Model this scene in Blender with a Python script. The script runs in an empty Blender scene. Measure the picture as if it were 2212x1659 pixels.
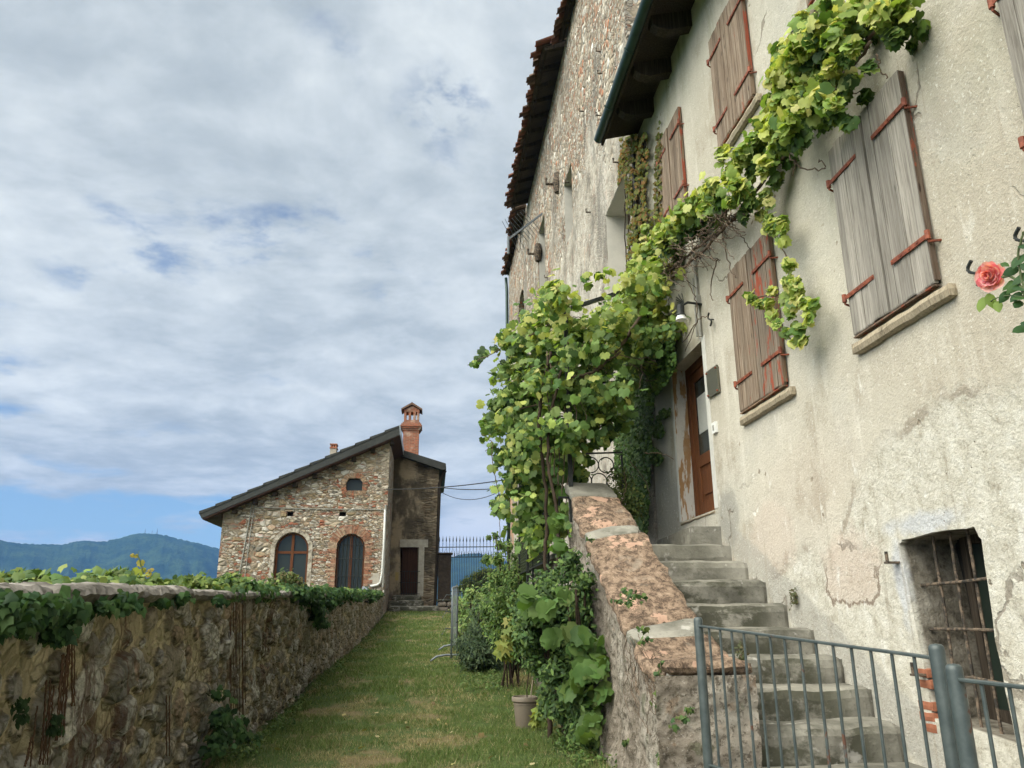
import bpy, math, random
import numpy as np
from mathutils import Vector, noise as mnoise
from mathutils.geometry import tessellate_polygon
random.seed(7); rng = np.random.default_rng(11)
R = math.radians
S = bpy.context.scene
col = S.collection

# ------------------------------------------------------------------ camera, sky, sun, exposure
YAW, PIT, ROL, FPX = R(5.8334), R(16.7057), R(-.3145), 1669.4
EYE = np.array([0, 0, 1.25])
def cam_axes():
    cy, sy = math.cos(YAW), math.sin(YAW)
    f = np.array([sy*math.cos(PIT), cy*math.cos(PIT), math.sin(PIT)])
    rt = np.array([cy, -sy, 0.0]); up = np.cross(rt, f)
    c, s = math.cos(ROL), math.sin(ROL)
    return np.array([c*rt+s*up, -s*rt+c*up, f])
CM = cam_axes()
cam = bpy.data.cameras.new('camera'); cam_o = bpy.data.objects.new('camera', cam); col.objects.link(cam_o)
cam.sensor_width = 36; cam.lens = FPX/2212*36; cam.clip_start = .05; cam.clip_end = 30000
from mathutils import Matrix
cam_o.matrix_world = Matrix(((CM[0][0], CM[1][0], -CM[2][0], EYE[0]), (CM[0][1], CM[1][1], -CM[2][1], EYE[1]),
                             (CM[0][2], CM[1][2], -CM[2][2], EYE[2]), (0, 0, 0, 1)))
S.camera = cam_o
def at(ax, v, px, py):                       # where a photo pixel (2212 wide) meets the plane axis ax = v
    d = CM.T @ np.array([(px-1106)/FPX, -(py-829.5)/FPX, 1.0])
    return EYE + d*((v-EYE[ax])/d[ax])
def ray(px, py):
    d = CM.T @ np.array([(px-1106)/FPX, -(py-829.5)/FPX, 1.0]); return d/np.linalg.norm(d)

SUN_EL, SUN_AZ = 45, 238                      # azimuth measured clockwise from +Y: light comes from behind left
sd = Vector((math.sin(R(SUN_AZ))*math.cos(R(SUN_EL)), math.cos(R(SUN_AZ))*math.cos(R(SUN_EL)), math.sin(R(SUN_EL))))
sun = bpy.data.lights.new('sun', 'SUN'); sun.energy = 1.5; sun.angle = R(38); sun.color = (1, .94, .80)
sun_o = bpy.data.objects.new('sun', sun); col.objects.link(sun_o)
sun_o.rotation_euler = sd.to_track_quat('Z', 'Y').to_euler()
S.view_settings.view_transform = 'Standard'; S.view_settings.look = 'None'
S.view_settings.exposure = 0.53; S.view_settings.gamma = 1
S.cycles.volume_bounces = 0; S.cycles.max_bounces = 6; S.cycles.volume_step_rate = 1
S.cycles.use_denoising = True

# ------------------------------------------------------------------ node helper
class G:
    def __init__(s, name, world=None):
        if world: s.nt = world.node_tree
        else:
            s.mat = bpy.data.materials.new(name); s.mat.use_nodes = True; s.nt = s.mat.node_tree
        s.nt.nodes.clear(); s._p = None
    def n(s, t, **k):
        o = s.nt.nodes.new(t)
        for a, b in k.items(): setattr(o, a, b)
        return o
    def put(s, sock, v):
        if v is None: return
        if isinstance(v, bpy.types.NodeSocket): s.nt.links.new(v, sock)
        elif isinstance(v, (tuple, list)):
            if sock.type == 'RGBA' and len(v) == 3: v = (*v, 1)
            sock.default_value = v
        else:
            sock.default_value = v if sock.type == 'VALUE' else ((v, v, v) if sock.type == 'VECTOR' else (v, v, v, 1))
    @property
    def pos(s):
        if s._p is None: s._p = s.n('ShaderNodeNewGeometry').outputs['Position']
        return s._p
    def m(s, op, a, b=None, c=None, clamp=False):
        o = s.n('ShaderNodeMath', operation=op, use_clamp=clamp)
        for i, v in enumerate((a, b, c)): s.put(o.inputs[i], v)
        return o.outputs[0]
    def vm(s, op, a, b=None, sc=None):
        o = s.n('ShaderNodeVectorMath', operation=op); s.put(o.inputs[0], a); s.put(o.inputs[1], b)
        if sc is not None: s.put(o.inputs['Scale'], sc)
        return o.outputs['Value' if op in ('DOT_PRODUCT', 'LENGTH', 'DISTANCE') else 'Vector']
    def sc(s, v, k): return s.vm('MULTIPLY', v, k)
    def noise(s, v, scale, det=4, rough=.55, dist=0, c=False):
        o = s.n('ShaderNodeTexNoise'); s.put(o.inputs['Vector'], v)
        o.inputs['Scale'].default_value = scale; o.inputs['Detail'].default_value = det
        o.inputs['Roughness'].default_value = rough; o.inputs['Distortion'].default_value = dist
        return o.outputs['Color' if c else 'Fac']
    def vor(s, v, scale, feat='F1', rnd=1):
        o = s.n('ShaderNodeTexVoronoi', feature=feat); s.put(o.inputs['Vector'], v)
        o.inputs['Scale'].default_value = scale; o.inputs['Randomness'].default_value = rnd
        return o.outputs
    def warp(s, v, scale, amt, det=3):
        c = s.noise(v, scale, det, c=True)
        return s.vm('ADD', v, s.vm('SCALE', s.vm('SUBTRACT', c, (.5, .5, .5)), None, amt))
    def ramp(s, f, st, inter='LINEAR'):
        o = s.n('ShaderNodeValToRGB'); s.put(o.inputs[0], f); r = o.color_ramp; r.interpolation = inter
        while len(r.elements) < len(st): r.elements.new(.5)
        for e, (p, c) in zip(r.elements, st):
            e.position = p; e.color = (c, c, c, 1) if not isinstance(c, (tuple, list)) else (*c, 1)
        return o.outputs[0]
    def mr(s, f, a, b, c=0, d=1, smooth=True):
        o = s.n('ShaderNodeMapRange', interpolation_type='SMOOTHSTEP' if smooth else 'LINEAR')
        for i, v in enumerate((f, a, b, c, d)): s.put(o.inputs[i], v)
        return o.outputs[0]
    def mix(s, f, a, b, mode='MIX'):
        o = s.n('ShaderNodeMix', data_type='RGBA', blend_type=mode)
        s.put(o.inputs[0], f); s.put(o.inputs[6], a); s.put(o.inputs[7], b); return o.outputs[2]
    def sep(s, v):
        o = s.n('ShaderNodeSeparateXYZ'); s.put(o.inputs[0], v); return o.outputs
    def comb(s, x, y, z):
        o = s.n('ShaderNodeCombineXYZ')
        for i, v in enumerate((x, y, z)): s.put(o.inputs[i], v)
        return o.outputs[0]
    def attr(s, n, out='Color'): return s.n('ShaderNodeAttribute', attribute_name=n).outputs[out]
    def bump(s, h, st=.5, d=.02, nrm=None):
        o = s.n('ShaderNodeBump'); o.inputs['Strength'].default_value = st; o.inputs['Distance'].default_value = d
        s.put(o.inputs['Height'], h); s.put(o.inputs['Normal'], nrm); return o.outputs[0]
    def bsdf(s, c, rough=.85, nrm=None, metal=0, spec=.3):
        o = s.n('ShaderNodeBsdfPrincipled'); s.put(o.inputs['Base Color'], c); s.put(o.inputs['Roughness'], rough)
        s.put(o.inputs['Normal'], nrm); s.put(o.inputs['Metallic'], metal)
        s.put(o.inputs['Specular IOR Level'], spec); return o.outputs[0]
    def out(s, sh):
        o = s.n('ShaderNodeOutputMaterial'); s.nt.links.new(sh, o.inputs['Surface']); return s.mat
    def blob(s, ax, c0, c1, r0, r1, edge=.35, ns=3.0, amt=.6, seed=0):   # a stain with an outline of its own, 0..1
        x = s.sep(s.pos); a = x[ax]; b = x[2]
        u = s.m('DIVIDE', s.m('SUBTRACT', a, c0), r0); v = s.m('DIVIDE', s.m('SUBTRACT', b, c1), r1)
        d = s.m('SQRT', s.m('ADD', s.m('MULTIPLY', u, u), s.m('MULTIPLY', v, v)))
        nz = s.noise(s.vm('ADD', s.pos, (seed, seed, seed)), ns, 5, .6)
        d = s.m('ADD', d, s.m('MULTIPLY', s.m('SUBTRACT', nz, .5), amt*2))
        return s.mr(d, 1+edge/2, 1-edge/2)

# ------------------------------------------------------------------ world: Nishita sky under broken cloud
W = bpy.data.worlds.new('World'); S.world = W; W.use_nodes = True
g = G('', W)
sky = g.n('ShaderNodeTexSky', sky_type='NISHITA', sun_disc=False, sun_elevation=R(SUN_EL), sun_rotation=R(SUN_AZ))
sky.air_density = 1.0; sky.dust_density = .6; sky.ozone_density = 1.6
dirv = g.n('ShaderNodeTexCoord').outputs['Generated']
dx, dy, dz = g.sep(dirv)
zz = g.m('ADD', g.m('MAXIMUM', dz, 0.0), .20)
pl = g.comb(g.m('DIVIDE', dx, zz), g.m('DIVIDE', dy, zz), 0.0)
plw = g.warp(pl, .9, .35)
big = g.noise(g.sc(plw, (.7, 1, 1)), .8, 5, .5)
fine = g.noise(g.sc(plw, (1, 1.15, 1)), 3.2, 6, .55)
streak = g.noise(g.sc(dirv, (2.2, 2.2, 14)), 2.2, 5, .55)
cov = g.m('ADD', g.m('MULTIPLY', big, .36), g.m('MULTIPLY', fine, .66))
cov = g.m('ADD', cov, .082)
rag = g.mr(g.noise(g.sc(pl, (1, 1, 1)), 7.0, 5, .6), .36, .60, .15, 1.0)
def hole(px, py, rad, amt):
    d = tuple(float(q) for q in ray(px, py))
    ds = g.vm('DISTANCE', dirv, d)
    return g.m('MULTIPLY', g.m('MULTIPLY', g.mr(ds, rad, 0.0), rag), amt)
for a in ((985, 235, .12, .19), (920, 225, .09, .08), (760, 190, .11, .13), (-20, 800, .14, .085), (340, 550, .16, .09), (560, 530, .10, .08), (720, 510, .12, .09), (850, 620, .12, .08), (60, 640, .28, .03), (160, 600, .12, .03)):
    cov = g.m('SUBTRACT', cov, hole(*a))
# a clear band low over the hills with thin streaks in it
low = g.mr(dz, .152, .126)
cov = g.m('SUBTRACT', cov, g.m('MULTIPLY', low, .24))
cov = g.m('ADD', cov, g.m('MULTIPLY', low, g.m('MULTIPLY', g.m('SUBTRACT', streak, .5), .75)))
hd = tuple(float(q) for q in ray(1030, 1185))
cov = g.m('ADD', cov, g.m('MULTIPLY', g.mr(g.vm('DISTANCE', dirv, hd), .085, .03), .30))
mask = g.mr(cov, .31, .51)
tone = g.noise(g.sc(plw, (.85, 1, 1)), 1.9, 5, .52)
tone2 = g.noise(g.sc(plw, (1, 1.2, 1)), 7.0, 5, .6)
tn = g.m('ADD', g.m('MULTIPLY', tone, .6), g.m('MULTIPLY', tone2, .4))
ccol = g.ramp(tn, [(.33, (3.1, 3.55, 3.83)), (.44, (3.85, 4.32, 4.57)), (.53, (4.8, 5.25, 5.45)), (.64, (6.0, 6.4, 6.45))])
cn = g.m('MULTIPLY', g.mr(g.vm('DISTANCE', dirv, hd), .075, .030), g.mr(streak, .42, .5)); ccol = g.mix(cn, ccol, (6.3, 6.5, 6.5))
# thick cloud is brighter where the hidden sun stands
sdot = g.vm('DOT_PRODUCT', dirv, tuple(sd))
ccol = g.mix(1.0, ccol, g.mix(g.mr(sdot, .55, .92), (1, 1, 1), (8.4, 7.7, 6.6)), 'MULTIPLY')
skc = g.mix(1.0, sky.outputs[0], (.80, .92, 1.02), 'MULTIPLY')
fin = g.mix(mask, skc, ccol)
bg = g.n('ShaderNodeBackground'); g.put(bg.inputs[0], fin); bg.inputs[1].default_value = .1
wo = g.n('ShaderNodeOutputWorld'); g.nt.links.new(bg.outputs[0], wo.inputs[0])

# ------------------------------------------------------------------ object helpers
def wloc(o):
    v = Vector((0, 0, 0))
    while o is not None: v = v + o.location; o = o.parent
    return v
def tag(o, label=None, cat=None, group=None, kind=None):
    for k, v in (('label', label), ('category', cat), ('group', group), ('kind', kind)):
        if v: o[k] = v
    return o
def thing(name, loc, label, cat, group=None):
    o = bpy.data.objects.new(name, None); col.objects.link(o); o.location = loc; o.empty_display_size = .1
    return tag(o, label, cat, group)
def copy_tree(o, parent=None):
    c = o.copy(); col.objects.link(c); c.parent = parent
    for ch in list(o.children): copy_tree(ch, c)
    return c
class MB:
    def __init__(s): s.v = []; s.f = []; s.c = []; s.hc = False
    def add(s, vs, fs, c=None):
        b = len(s.v); s.v += [tuple(map(float, p)) for p in vs]; s.f += [tuple(b+i for i in f) for f in fs]
        s.c += [c if c else (1, 1, 1)]*len(vs)
        if c: s.hc = True
        return s
    def box(s, a, b, c=None):
        x0, y0, z0 = a; x1, y1, z1 = b
        return s.add([(x0, y0, z0), (x1, y0, z0), (x1, y1, z0), (x0, y1, z0), (x0, y0, z1), (x1, y0, z1), (x1, y1, z1), (x0, y1, z1)],
              [(0, 3, 2, 1), (4, 5, 6, 7), (0, 1, 5, 4), (1, 2, 6, 5), (2, 3, 7, 6), (3, 0, 4, 7)], c)
    def bar(s, a, b, w, h, up=(0, 0, 1), c=None, bev=0):      # box along a-b
        a = Vector(a); b = Vector(b); t = (b-a).normalized(); u = Vector(up); sd_ = t.cross(u).normalized(); u = sd_.cross(t)
        w /= 2; h /= 2
        if bev: pts = [(-w+bev, -h), (w-bev, -h), (w, -h+bev), (w, h-bev), (w-bev, h), (-w+bev, h), (-w, h-bev), (-w, -h+bev)]
        else: pts = [(-w, -h), (w, -h), (w, h), (-w, h)]
        n = len(pts); vs = [a+sd_*p+u*q for p, q in pts]+[b+sd_*p+u*q for p, q in pts]
        return s.add(vs, [tuple(range(n))[::-1], tuple(range(n, 2*n))]+[(i, (i+1) % n, n+(i+1) % n, n+i) for i in range(n)], c)
    def tube(s, pts, r, n=8, c=None, cap=True):
        pts = [Vector(p) for p in pts]; k = len(pts); rr = r if isinstance(r, (list, tuple)) else [r]*k
        vs = []; ref = Vector((.31, .17, .93))
        for i, p in enumerate(pts):
            t = (pts[min(i+1, k-1)]-pts[max(i-1, 0)]).normalized()
            if abs(t.dot(ref)) > .95: ref = Vector((1, .1, 0))
            a = t.cross(ref).normalized(); b = t.cross(a)
            for j in range(n):
                q = 2*math.pi*j/n; vs.append(p+(a*math.cos(q)+b*math.sin(q))*rr[i])
        fs = [(i*n+j, i*n+(j+1) % n, (i+1)*n+(j+1) % n, (i+1)*n+j) for i in range(k-1) for j in range(n)]
        if cap: fs += [tuple(range(n))[::-1], tuple(range((k-1)*n, k*n))]
        return s.add(vs, fs, c)
    def lathe(s, prof, ctr, n=28, c=None):
        vs = []; k = len(prof)
        for r, z in prof:
            for j in range(n):
                q = 2*math.pi*j/n; vs.append((ctr[0]+r*math.cos(q), ctr[1]+r*math.sin(q), ctr[2]+z))
        return s.add(vs, [(i*n+j, i*n+(j+1) % n, (i+1)*n+(j+1) % n, (i+1)*n+j) for i in range(k-1) for j in range(n)], c)
    def prism(s, poly, ax, a, b, c=None):            # polygon in the other two axes, swept along axis ax from a to b
        o = [i for i in range(3) if i != ax]; n = len(poly)
        def P(p, t):
            q = [0, 0, 0]; q[o[0]] = p[0]; q[o[1]] = p[1]; q[ax] = t; return q
        return s.add([P(p, a) for p in poly]+[P(p, b) for p in poly],
                     [tuple(range(n)), tuple(range(n, 2*n))[::-1]]+[(i, n+i, n+(i+1) % n, (i+1) % n) for i in range(n)], c)
    def rough(s, a, b, res=.06, amp=.012, fr=6.0, seed=0, rnd=.03, shape=None):   # weathered stone block, broken edges
        a = Vector(a); b = Vector(b); d = b-a
        N = [max(2, int(round(abs(d[i])/res))) for i in range(3)]
        idx = {}; vs = []; fs = []
        def vid(i, j, k):
            key = (i, j, k)
            if key not in idx:
                p = Vector((a.x+d.x*i/N[0], a.y+d.y*j/N[1], a.z+d.z*k/N[2]))
                e = [min(abs(p[q]-a[q]), abs(b[q]-p[q])) for q in range(3)]
                ctr = (a+b)/2
                near = sorted(e)
                if near[1] < rnd*1.01:                 # pull edges in
                    pull = (rnd-near[1])*.45
                    for q in range(3):
                        if e[q] <= near[1]+1e-6: p[q] += pull*(1 if p[q] < ctr[q] else -1)
                nn = mnoise.noise_vector((p+Vector((seed*3.1, seed*1.7, seed)))*fr)+.5*mnoise.noise_vector((p+Vector((seed, 0, seed)))*fr*2.7)
                p = p+nn*amp
                if shape: p = shape(p)
                idx[key] = len(vs); vs.append(p)
            return idx[key]
        for (u, v, w) in ((0, 1, 2), (1, 2, 0), (2, 0, 1)):
            for side in (0, N[w]):
                for i in range(N[u]):
                    for j in range(N[v]):
                        q = []
                        for (ii, jj) in ((i, j), (i+1, j), (i+1, j+1), (i, j+1)):
                            t = [0, 0, 0]; t[u] = ii; t[v] = jj; t[w] = side; q.append(vid(*t))
                        fs.append(tuple(q) if side else tuple(q[::-1]))
        return s.add(vs, fs)
    def build(s, name, mat, parent=None, smooth=False, ang=None):
        off = wloc(parent) if parent else Vector((0, 0, 0))
        me = bpy.data.meshes.new(name)
        o = bpy.data.objects.new(name, me)
        me.from_pydata([(p[0]-off.x, p[1]-off.y, p[2]-off.z) for p in s.v], [], s.f)
        if s.hc:
            ca = me.color_attributes.new('Col', 'FLOAT_COLOR', 'POINT')
            ca.data.foreach_set('color', np.array([(*c, 1) for c in s.c], dtype=np.float32).ravel())
        if smooth:
            me.polygons.foreach_set('use_smooth', [True]*len(me.polygons))
            if ang:
                try: me.set_sharp_from_angle(angle=R(ang))
                except Exception: pass
        me.materials.append(mat); me.update()
        col.objects.link(o); o.parent = parent
        return o
def np_mesh(name, V, F, mat, parent=None, cols=None, smooth=True):
    off = np.array(wloc(parent)) if parent else np.zeros(3)
    me = bpy.data.meshes.new(name); n = len(V); k = F.shape[1]
    me.vertices.add(n); me.vertices.foreach_set('co', (V-off).astype(np.float32).ravel())
    me.loops.add(F.size); me.loops.foreach_set('vertex_index', F.astype(np.int32).ravel())
    me.polygons.add(len(F)); me.polygons.foreach_set('loop_start', np.arange(0, F.size, k, dtype=np.int32))
    me.polygons.foreach_set('loop_total', np.full(len(F), k, dtype=np.int32))
    me.polygons.foreach_set('use_smooth', np.full(len(F), smooth))
    if cols is not None:
        for nm, c in (cols.items() if isinstance(cols, dict) else (('Col', cols),)):
            ca = me.color_attributes.new(nm, 'FLOAT_COLOR', 'POINT')
            ca.data.foreach_set('color', np.concatenate([c, np.ones((n, 1))], 1).astype(np.float32).ravel())
    me.update(calc_edges=True); me.validate()
    me.materials.append(mat); o = bpy.data.objects.new(name, me); col.objects.link(o); o.parent = parent
    return o
def holed(outer, holes, put, depth_put):             # polygon with holes (2-D), plus reveals
    polys = [[Vector((p[0], p[1], 0)) for p in outer]]+[[Vector((p[0], p[1], 0)) for p in h] for h in holes]
    tri = tessellate_polygon(polys); flat = [p for pl in polys for p in pl]
    return flat, tri
def wall_mesh(name, mat, parent, outer, holes, ax, v, depths, thick, flip=1):
    """wall in the plane axis ax = v; polygons in the two other axes; each hole gets reveals going `depth` in; the back of the wall is closed"""
    o = [i for i in range(3) if i != ax]; mb = MB()
    def P(p, t):
        q = [0, 0, 0]; q[o[0]] = p[0]; q[o[1]] = p[1]; q[ax] = t; return q
    flat, tri = holed(outer, holes, None, None)
    mb.add([P((p.x, p.y), v) for p in flat], [tuple(t) for t in tri])
    for h, dp in zip(holes, depths):
        n = len(h); mb.add([P(p, v) for p in h]+[P(p, v+flip*dp) for p in h], [(i, (i+1) % n, n+(i+1) % n, n+i) for i in range(n)])
    n = len(outer)
    mb.add([P(p, v) for p in outer]+[P(p, v+flip*thick) for p in outer],
           [(i, n+i, n+(i+1) % n, (i+1) % n) for i in range(n)]+[tuple(range(n, 2*n))])
    ob = mb.build(name, mat, parent)
    import bmesh
    bm = bmesh.new(); bm.from_mesh(ob.data); bmesh.ops.recalc_face_normals(bm, faces=bm.faces); bm.to_mesh(ob.data); bm.free()
    return ob
# numpy value noise (2-D)
def vnoise(x, y, seed=0):
    xi = np.floor(x).astype(np.int64); yi = np.floor(y).astype(np.int64); fx = x-xi; fy = y-yi
    def h(a, b):
        n = (a*374761393+b*668265263+seed*974634777) & 0xffffffff
        n = ((n ^ (n >> 13))*1274126177) & 0xffffffff
        return ((n ^ (n >> 16)) & 0xffff)/65535.0
    u = fx*fx*(3-2*fx); w = fy*fy*(3-2*fy)
    return (h(xi, yi)*(1-u)+h(xi+1, yi)*u)*(1-w)+(h(xi, yi+1)*(1-u)+h(xi+1, yi+1)*u)*w
def fbm(x, y, oct=4, seed=0, g_=.5):
    a = 1; s_ = 0; t = 0
    for i in range(oct): s_ = s_+a*vnoise(x*2**i+i*17.3, y*2**i-i*9.1, seed+i); t += a; a *= g_
    return s_/t

# ------------------------------------------------------------------ materials
def simple(name, c, rough=.6, metal=0, nscale=30, var=.15, bump=.15, spec=.3, bd=.003):
    g = G(name); nz = g.noise(g.pos, nscale, 4, .6); nz2 = g.noise(g.pos, nscale*.13, 3)
    c1 = g.mix(g.m('MULTIPLY', nz2, 1), tuple(x*(1-var) for x in c), tuple(min(1, x*(1+var)) for x in c))
    c1 = g.mix(g.mr(nz, .35, .7, 0, .5), c1, tuple(x*(1-var*1.6) for x in c))
    return g.out(g.bsdf(c1, rough, g.bump(nz, bump, bd), metal, spec))

FX_ = 3.28
def m_plaster():
    g = G('plaster_facade'); p = g.pos; X, Y, Z = g.sep(p)
    big = g.noise(p, .45, 4, .55); mid = g.noise(p, 1.7, 5, .6); fin = g.noise(p, 9, 5, .65); grit = g.noise(p, 55, 4, .7)
    st = g.noise(g.sc(p, (1, 3.2, .55)), 1.6, 5, .6)             # vertical wash streaks
    c = g.ramp(big, [(.3, (.395, .353, .288)), (.5, (.487, .450, .383)), (.72, (.443, .422, .368))])
    c = g.mix(g.mr(mid, .5, .70, 0, .75), c, (.32, .275, .215)); c = g.mix(g.mr(g.noise(p, .9, 5, .65), .52, .66, 0, .5), c, (.40, .37, .33))
    c = g.mix(g.mr(st, .53, .72, 0, .55), c, (.60, .565, .50))
    # rough lighter render laid bare below, arch outline over the cellar window
    bare = g.m('MAXIMUM', g.blob(1, 4.5, 1.15, 1.75, 1.42, .12, 2.2, .16, 3), g.blob(1, 6.6, .5, 1.9, 1.25, .2, 1.6, .3, 9))
    bcol = g.ramp(g.noise(p, 7, 7, .75), [(.32, (.27, .24, .19)), (.43, (.47, .44, .37)), (.56, (.60, .575, .51)), (.70, (.68, .665, .62))])
    c = g.mix(g.m('MULTIPLY', bare, .75), c, bcol)
    eb = g.m('MULTIPLY', g.m('MULTIPLY', bare, g.m('SUBTRACT', 1, bare)), 4); eb = g.m('MULTIPLY', g.mr(eb, .5, .95), g.mr(g.noise(p, 2.6, 4), .45, .6)); c = g.mix(g.m('MULTIPLY', eb, .55), c, (.19, .15, .11))  # dark line on the ragged render edge: its shadow put into the colour
    pink = g.m('MAXIMUM', g.blob(1, 5.95, 1.62, .40, .30, .5, 3.4, .85, 1), g.m('MULTIPLY', g.blob(1, 7.3, 1.95, .5, .35, .5, 2, .5, 5), .7))
    pink = g.m('MAXIMUM', pink, g.m('MULTIPLY', g.blob(1, 6.6, 2.3, .9, .45, .8, 1.5, .6, 6), .22))
    c = g.mix(g.m('MULTIPLY', pink, .55), c, (.50, .395, .33))
    pb = g.m('MULTIPLY', g.m('MULTIPLY', pink, g.m('SUBTRACT', 1, pink)), 4); pb = g.m('MULTIPLY', g.mr(pb, .75, .98), g.mr(Z, 1.75, 1.5)); c = g.mix(g.m('MULTIPLY', pb, .8), c, (.17, .12, .085))
    wht = g.mr(g.noise(g.sc(p, (1, 2.6, 1.0)), 2.3, 5, .62), .60, .72)
    c = g.mix(g.m('MULTIPLY', wht, g.mr(Z, 4.2, 2.6, .15, .75)), c, (.67, .655, .62))
    chip = g.mr(g.noise(p, 6.5, 4, .6), .69, .72)
    c = g.mix(g.m('MULTIPLY', chip, g.mr(Z, 3.6, 2.2, 0, .8)), c, (.70, .68, .63))
    blue = g.m('MAXIMUM', g.blob(1, 4.95, 1.84, .40, .07, .9, 5, 1.0, 2), g.blob(1, 5.29, 1.45, .07, .26, .9, 5, 1.0, 4))
    c = g.mix(g.m('MULTIPLY', blue, .45), c, (.44, .48, .58))
    # grey repair mortar along the stair, dark damp at the corner and under the eave
    stz = g.m('ADD', .62, g.m('MULTIPLY', g.m('SUBTRACT', Y, 5.83), .52))
    dd = g.m('ABSOLUTE', g.m('SUBTRACT', g.m('ADD', Z, g.m('MULTIPLY', g.m('SUBTRACT', g.noise(p, 3, 4), .5), .25)), g.m('ADD', stz, .10)))
    ins = g.m('MULTIPLY', g.mr(dd, .24, .15), g.mr(Y, 8.9, 8.4))
    c = g.mix(g.m('MULTIPLY', ins, .7), c, (.33, .315, .285))
    damp = g.m('MAXIMUM', g.m('MULTIPLY', g.blob(1, 10.9, 2.5, .9, .9, .8, 2, .6, 7), .7), g.m('MULTIPLY', g.blob(1, 8.4, 2.3, .28, .32, .5, 4, .4, 8), .6))
    c = g.mix(damp, c, (.23, .225, .205))
    alg = g.m('MULTIPLY', g.mr(g.noise(g.sc(p, (1, 1.6, .35)), 1.2, 4), .42, .7), g.mr(Z, 7.6, 8.9, 0, .75))
    c = g.mix(alg, c, (.17, .175, .10))
    under = g.m('MULTIPLY', g.mr(g.noise(g.sc(p, (1, 1.2, .7)), 1.1, 5), .44, .66), g.m('MULTIPLY', g.mr(Z, 3.6, 4.6), g.mr(Z, 6.2, 5.4)))
    c = g.mix(g.m('MULTIPLY', under, .5), c, (.30, .285, .22))
    c = g.mix(g.mr(grit, .56, .70, 0, .6), c, (.25, .22, .175)); c = g.mix(g.mr(g.noise(p, 38, 3, .6), .62, .68, 0, .5), c, (.66, .64, .59))
    pit = g.mr(g.vor(p, 13)[0], .10, .05); pit = g.m('MULTIPLY', pit, g.mr(g.noise(p, 2, 3), .5, .6))
    c = g.mix(g.m('MULTIPLY', pit, g.mr(bare, 0, 1, .35, .8)), c, (.16, .125, .09))
    ch2 = g.m('MULTIPLY', g.mr(g.vor(g.warp(p, 9, .10), 4.3)[0], .115, .075), g.mr(g.noise(p, 1.3, 3), .50, .56)); c = g.mix(g.m('MULTIPLY', ch2, .75), c, (.20, .155, .11))
    run = g.mr(g.noise(g.sc(p, (1, 7, .32)), 1.7, 5, .65), .60, .70); c = g.mix(g.m('MULTIPLY', run, .38), c, (.30, .26, .205))
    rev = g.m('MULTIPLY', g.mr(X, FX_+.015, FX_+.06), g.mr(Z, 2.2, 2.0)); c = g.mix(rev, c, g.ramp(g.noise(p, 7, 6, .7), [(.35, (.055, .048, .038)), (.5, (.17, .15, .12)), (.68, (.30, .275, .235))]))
    crk = g.vor(g.warp(p, 2.2, .45, 5), .55, 'DISTANCE_TO_EDGE')[0]
    crk = g.m('MULTIPLY', g.mr(crk, .009, .003), g.mr(g.noise(p, .8, 2), .52, .58))
    c = g.mix(g.m('MULTIPLY', crk, .65), c, (.17, .14, .11))
    h = g.m('ADD', g.m('MULTIPLY', mid, .5), g.m('MULTIPLY', fin, .30)); h = g.m('ADD', h, g.m('MULTIPLY', grit, .22))
    h2 = g.m('MULTIPLY', g.m('ADD', g.noise(p, 22, 5, .75), g.m('MULTIPLY', g.m('ADD', pit, ch2), -.6)), g.mr(bare, 0, 1, .12, .62))
    h = g.m('ADD', h, g.m('SUBTRACT', h2, g.m('MULTIPLY', bare, .5))); h = g.m('SUBTRACT', h, g.m('MULTIPLY', crk, .25))
    h = g.m('SUBTRACT', h, g.m('MULTIPLY', chip, .12))
    return g.out(g.bsdf(c, .93, g.bump(h, .85, .045), 0, .15))

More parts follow.
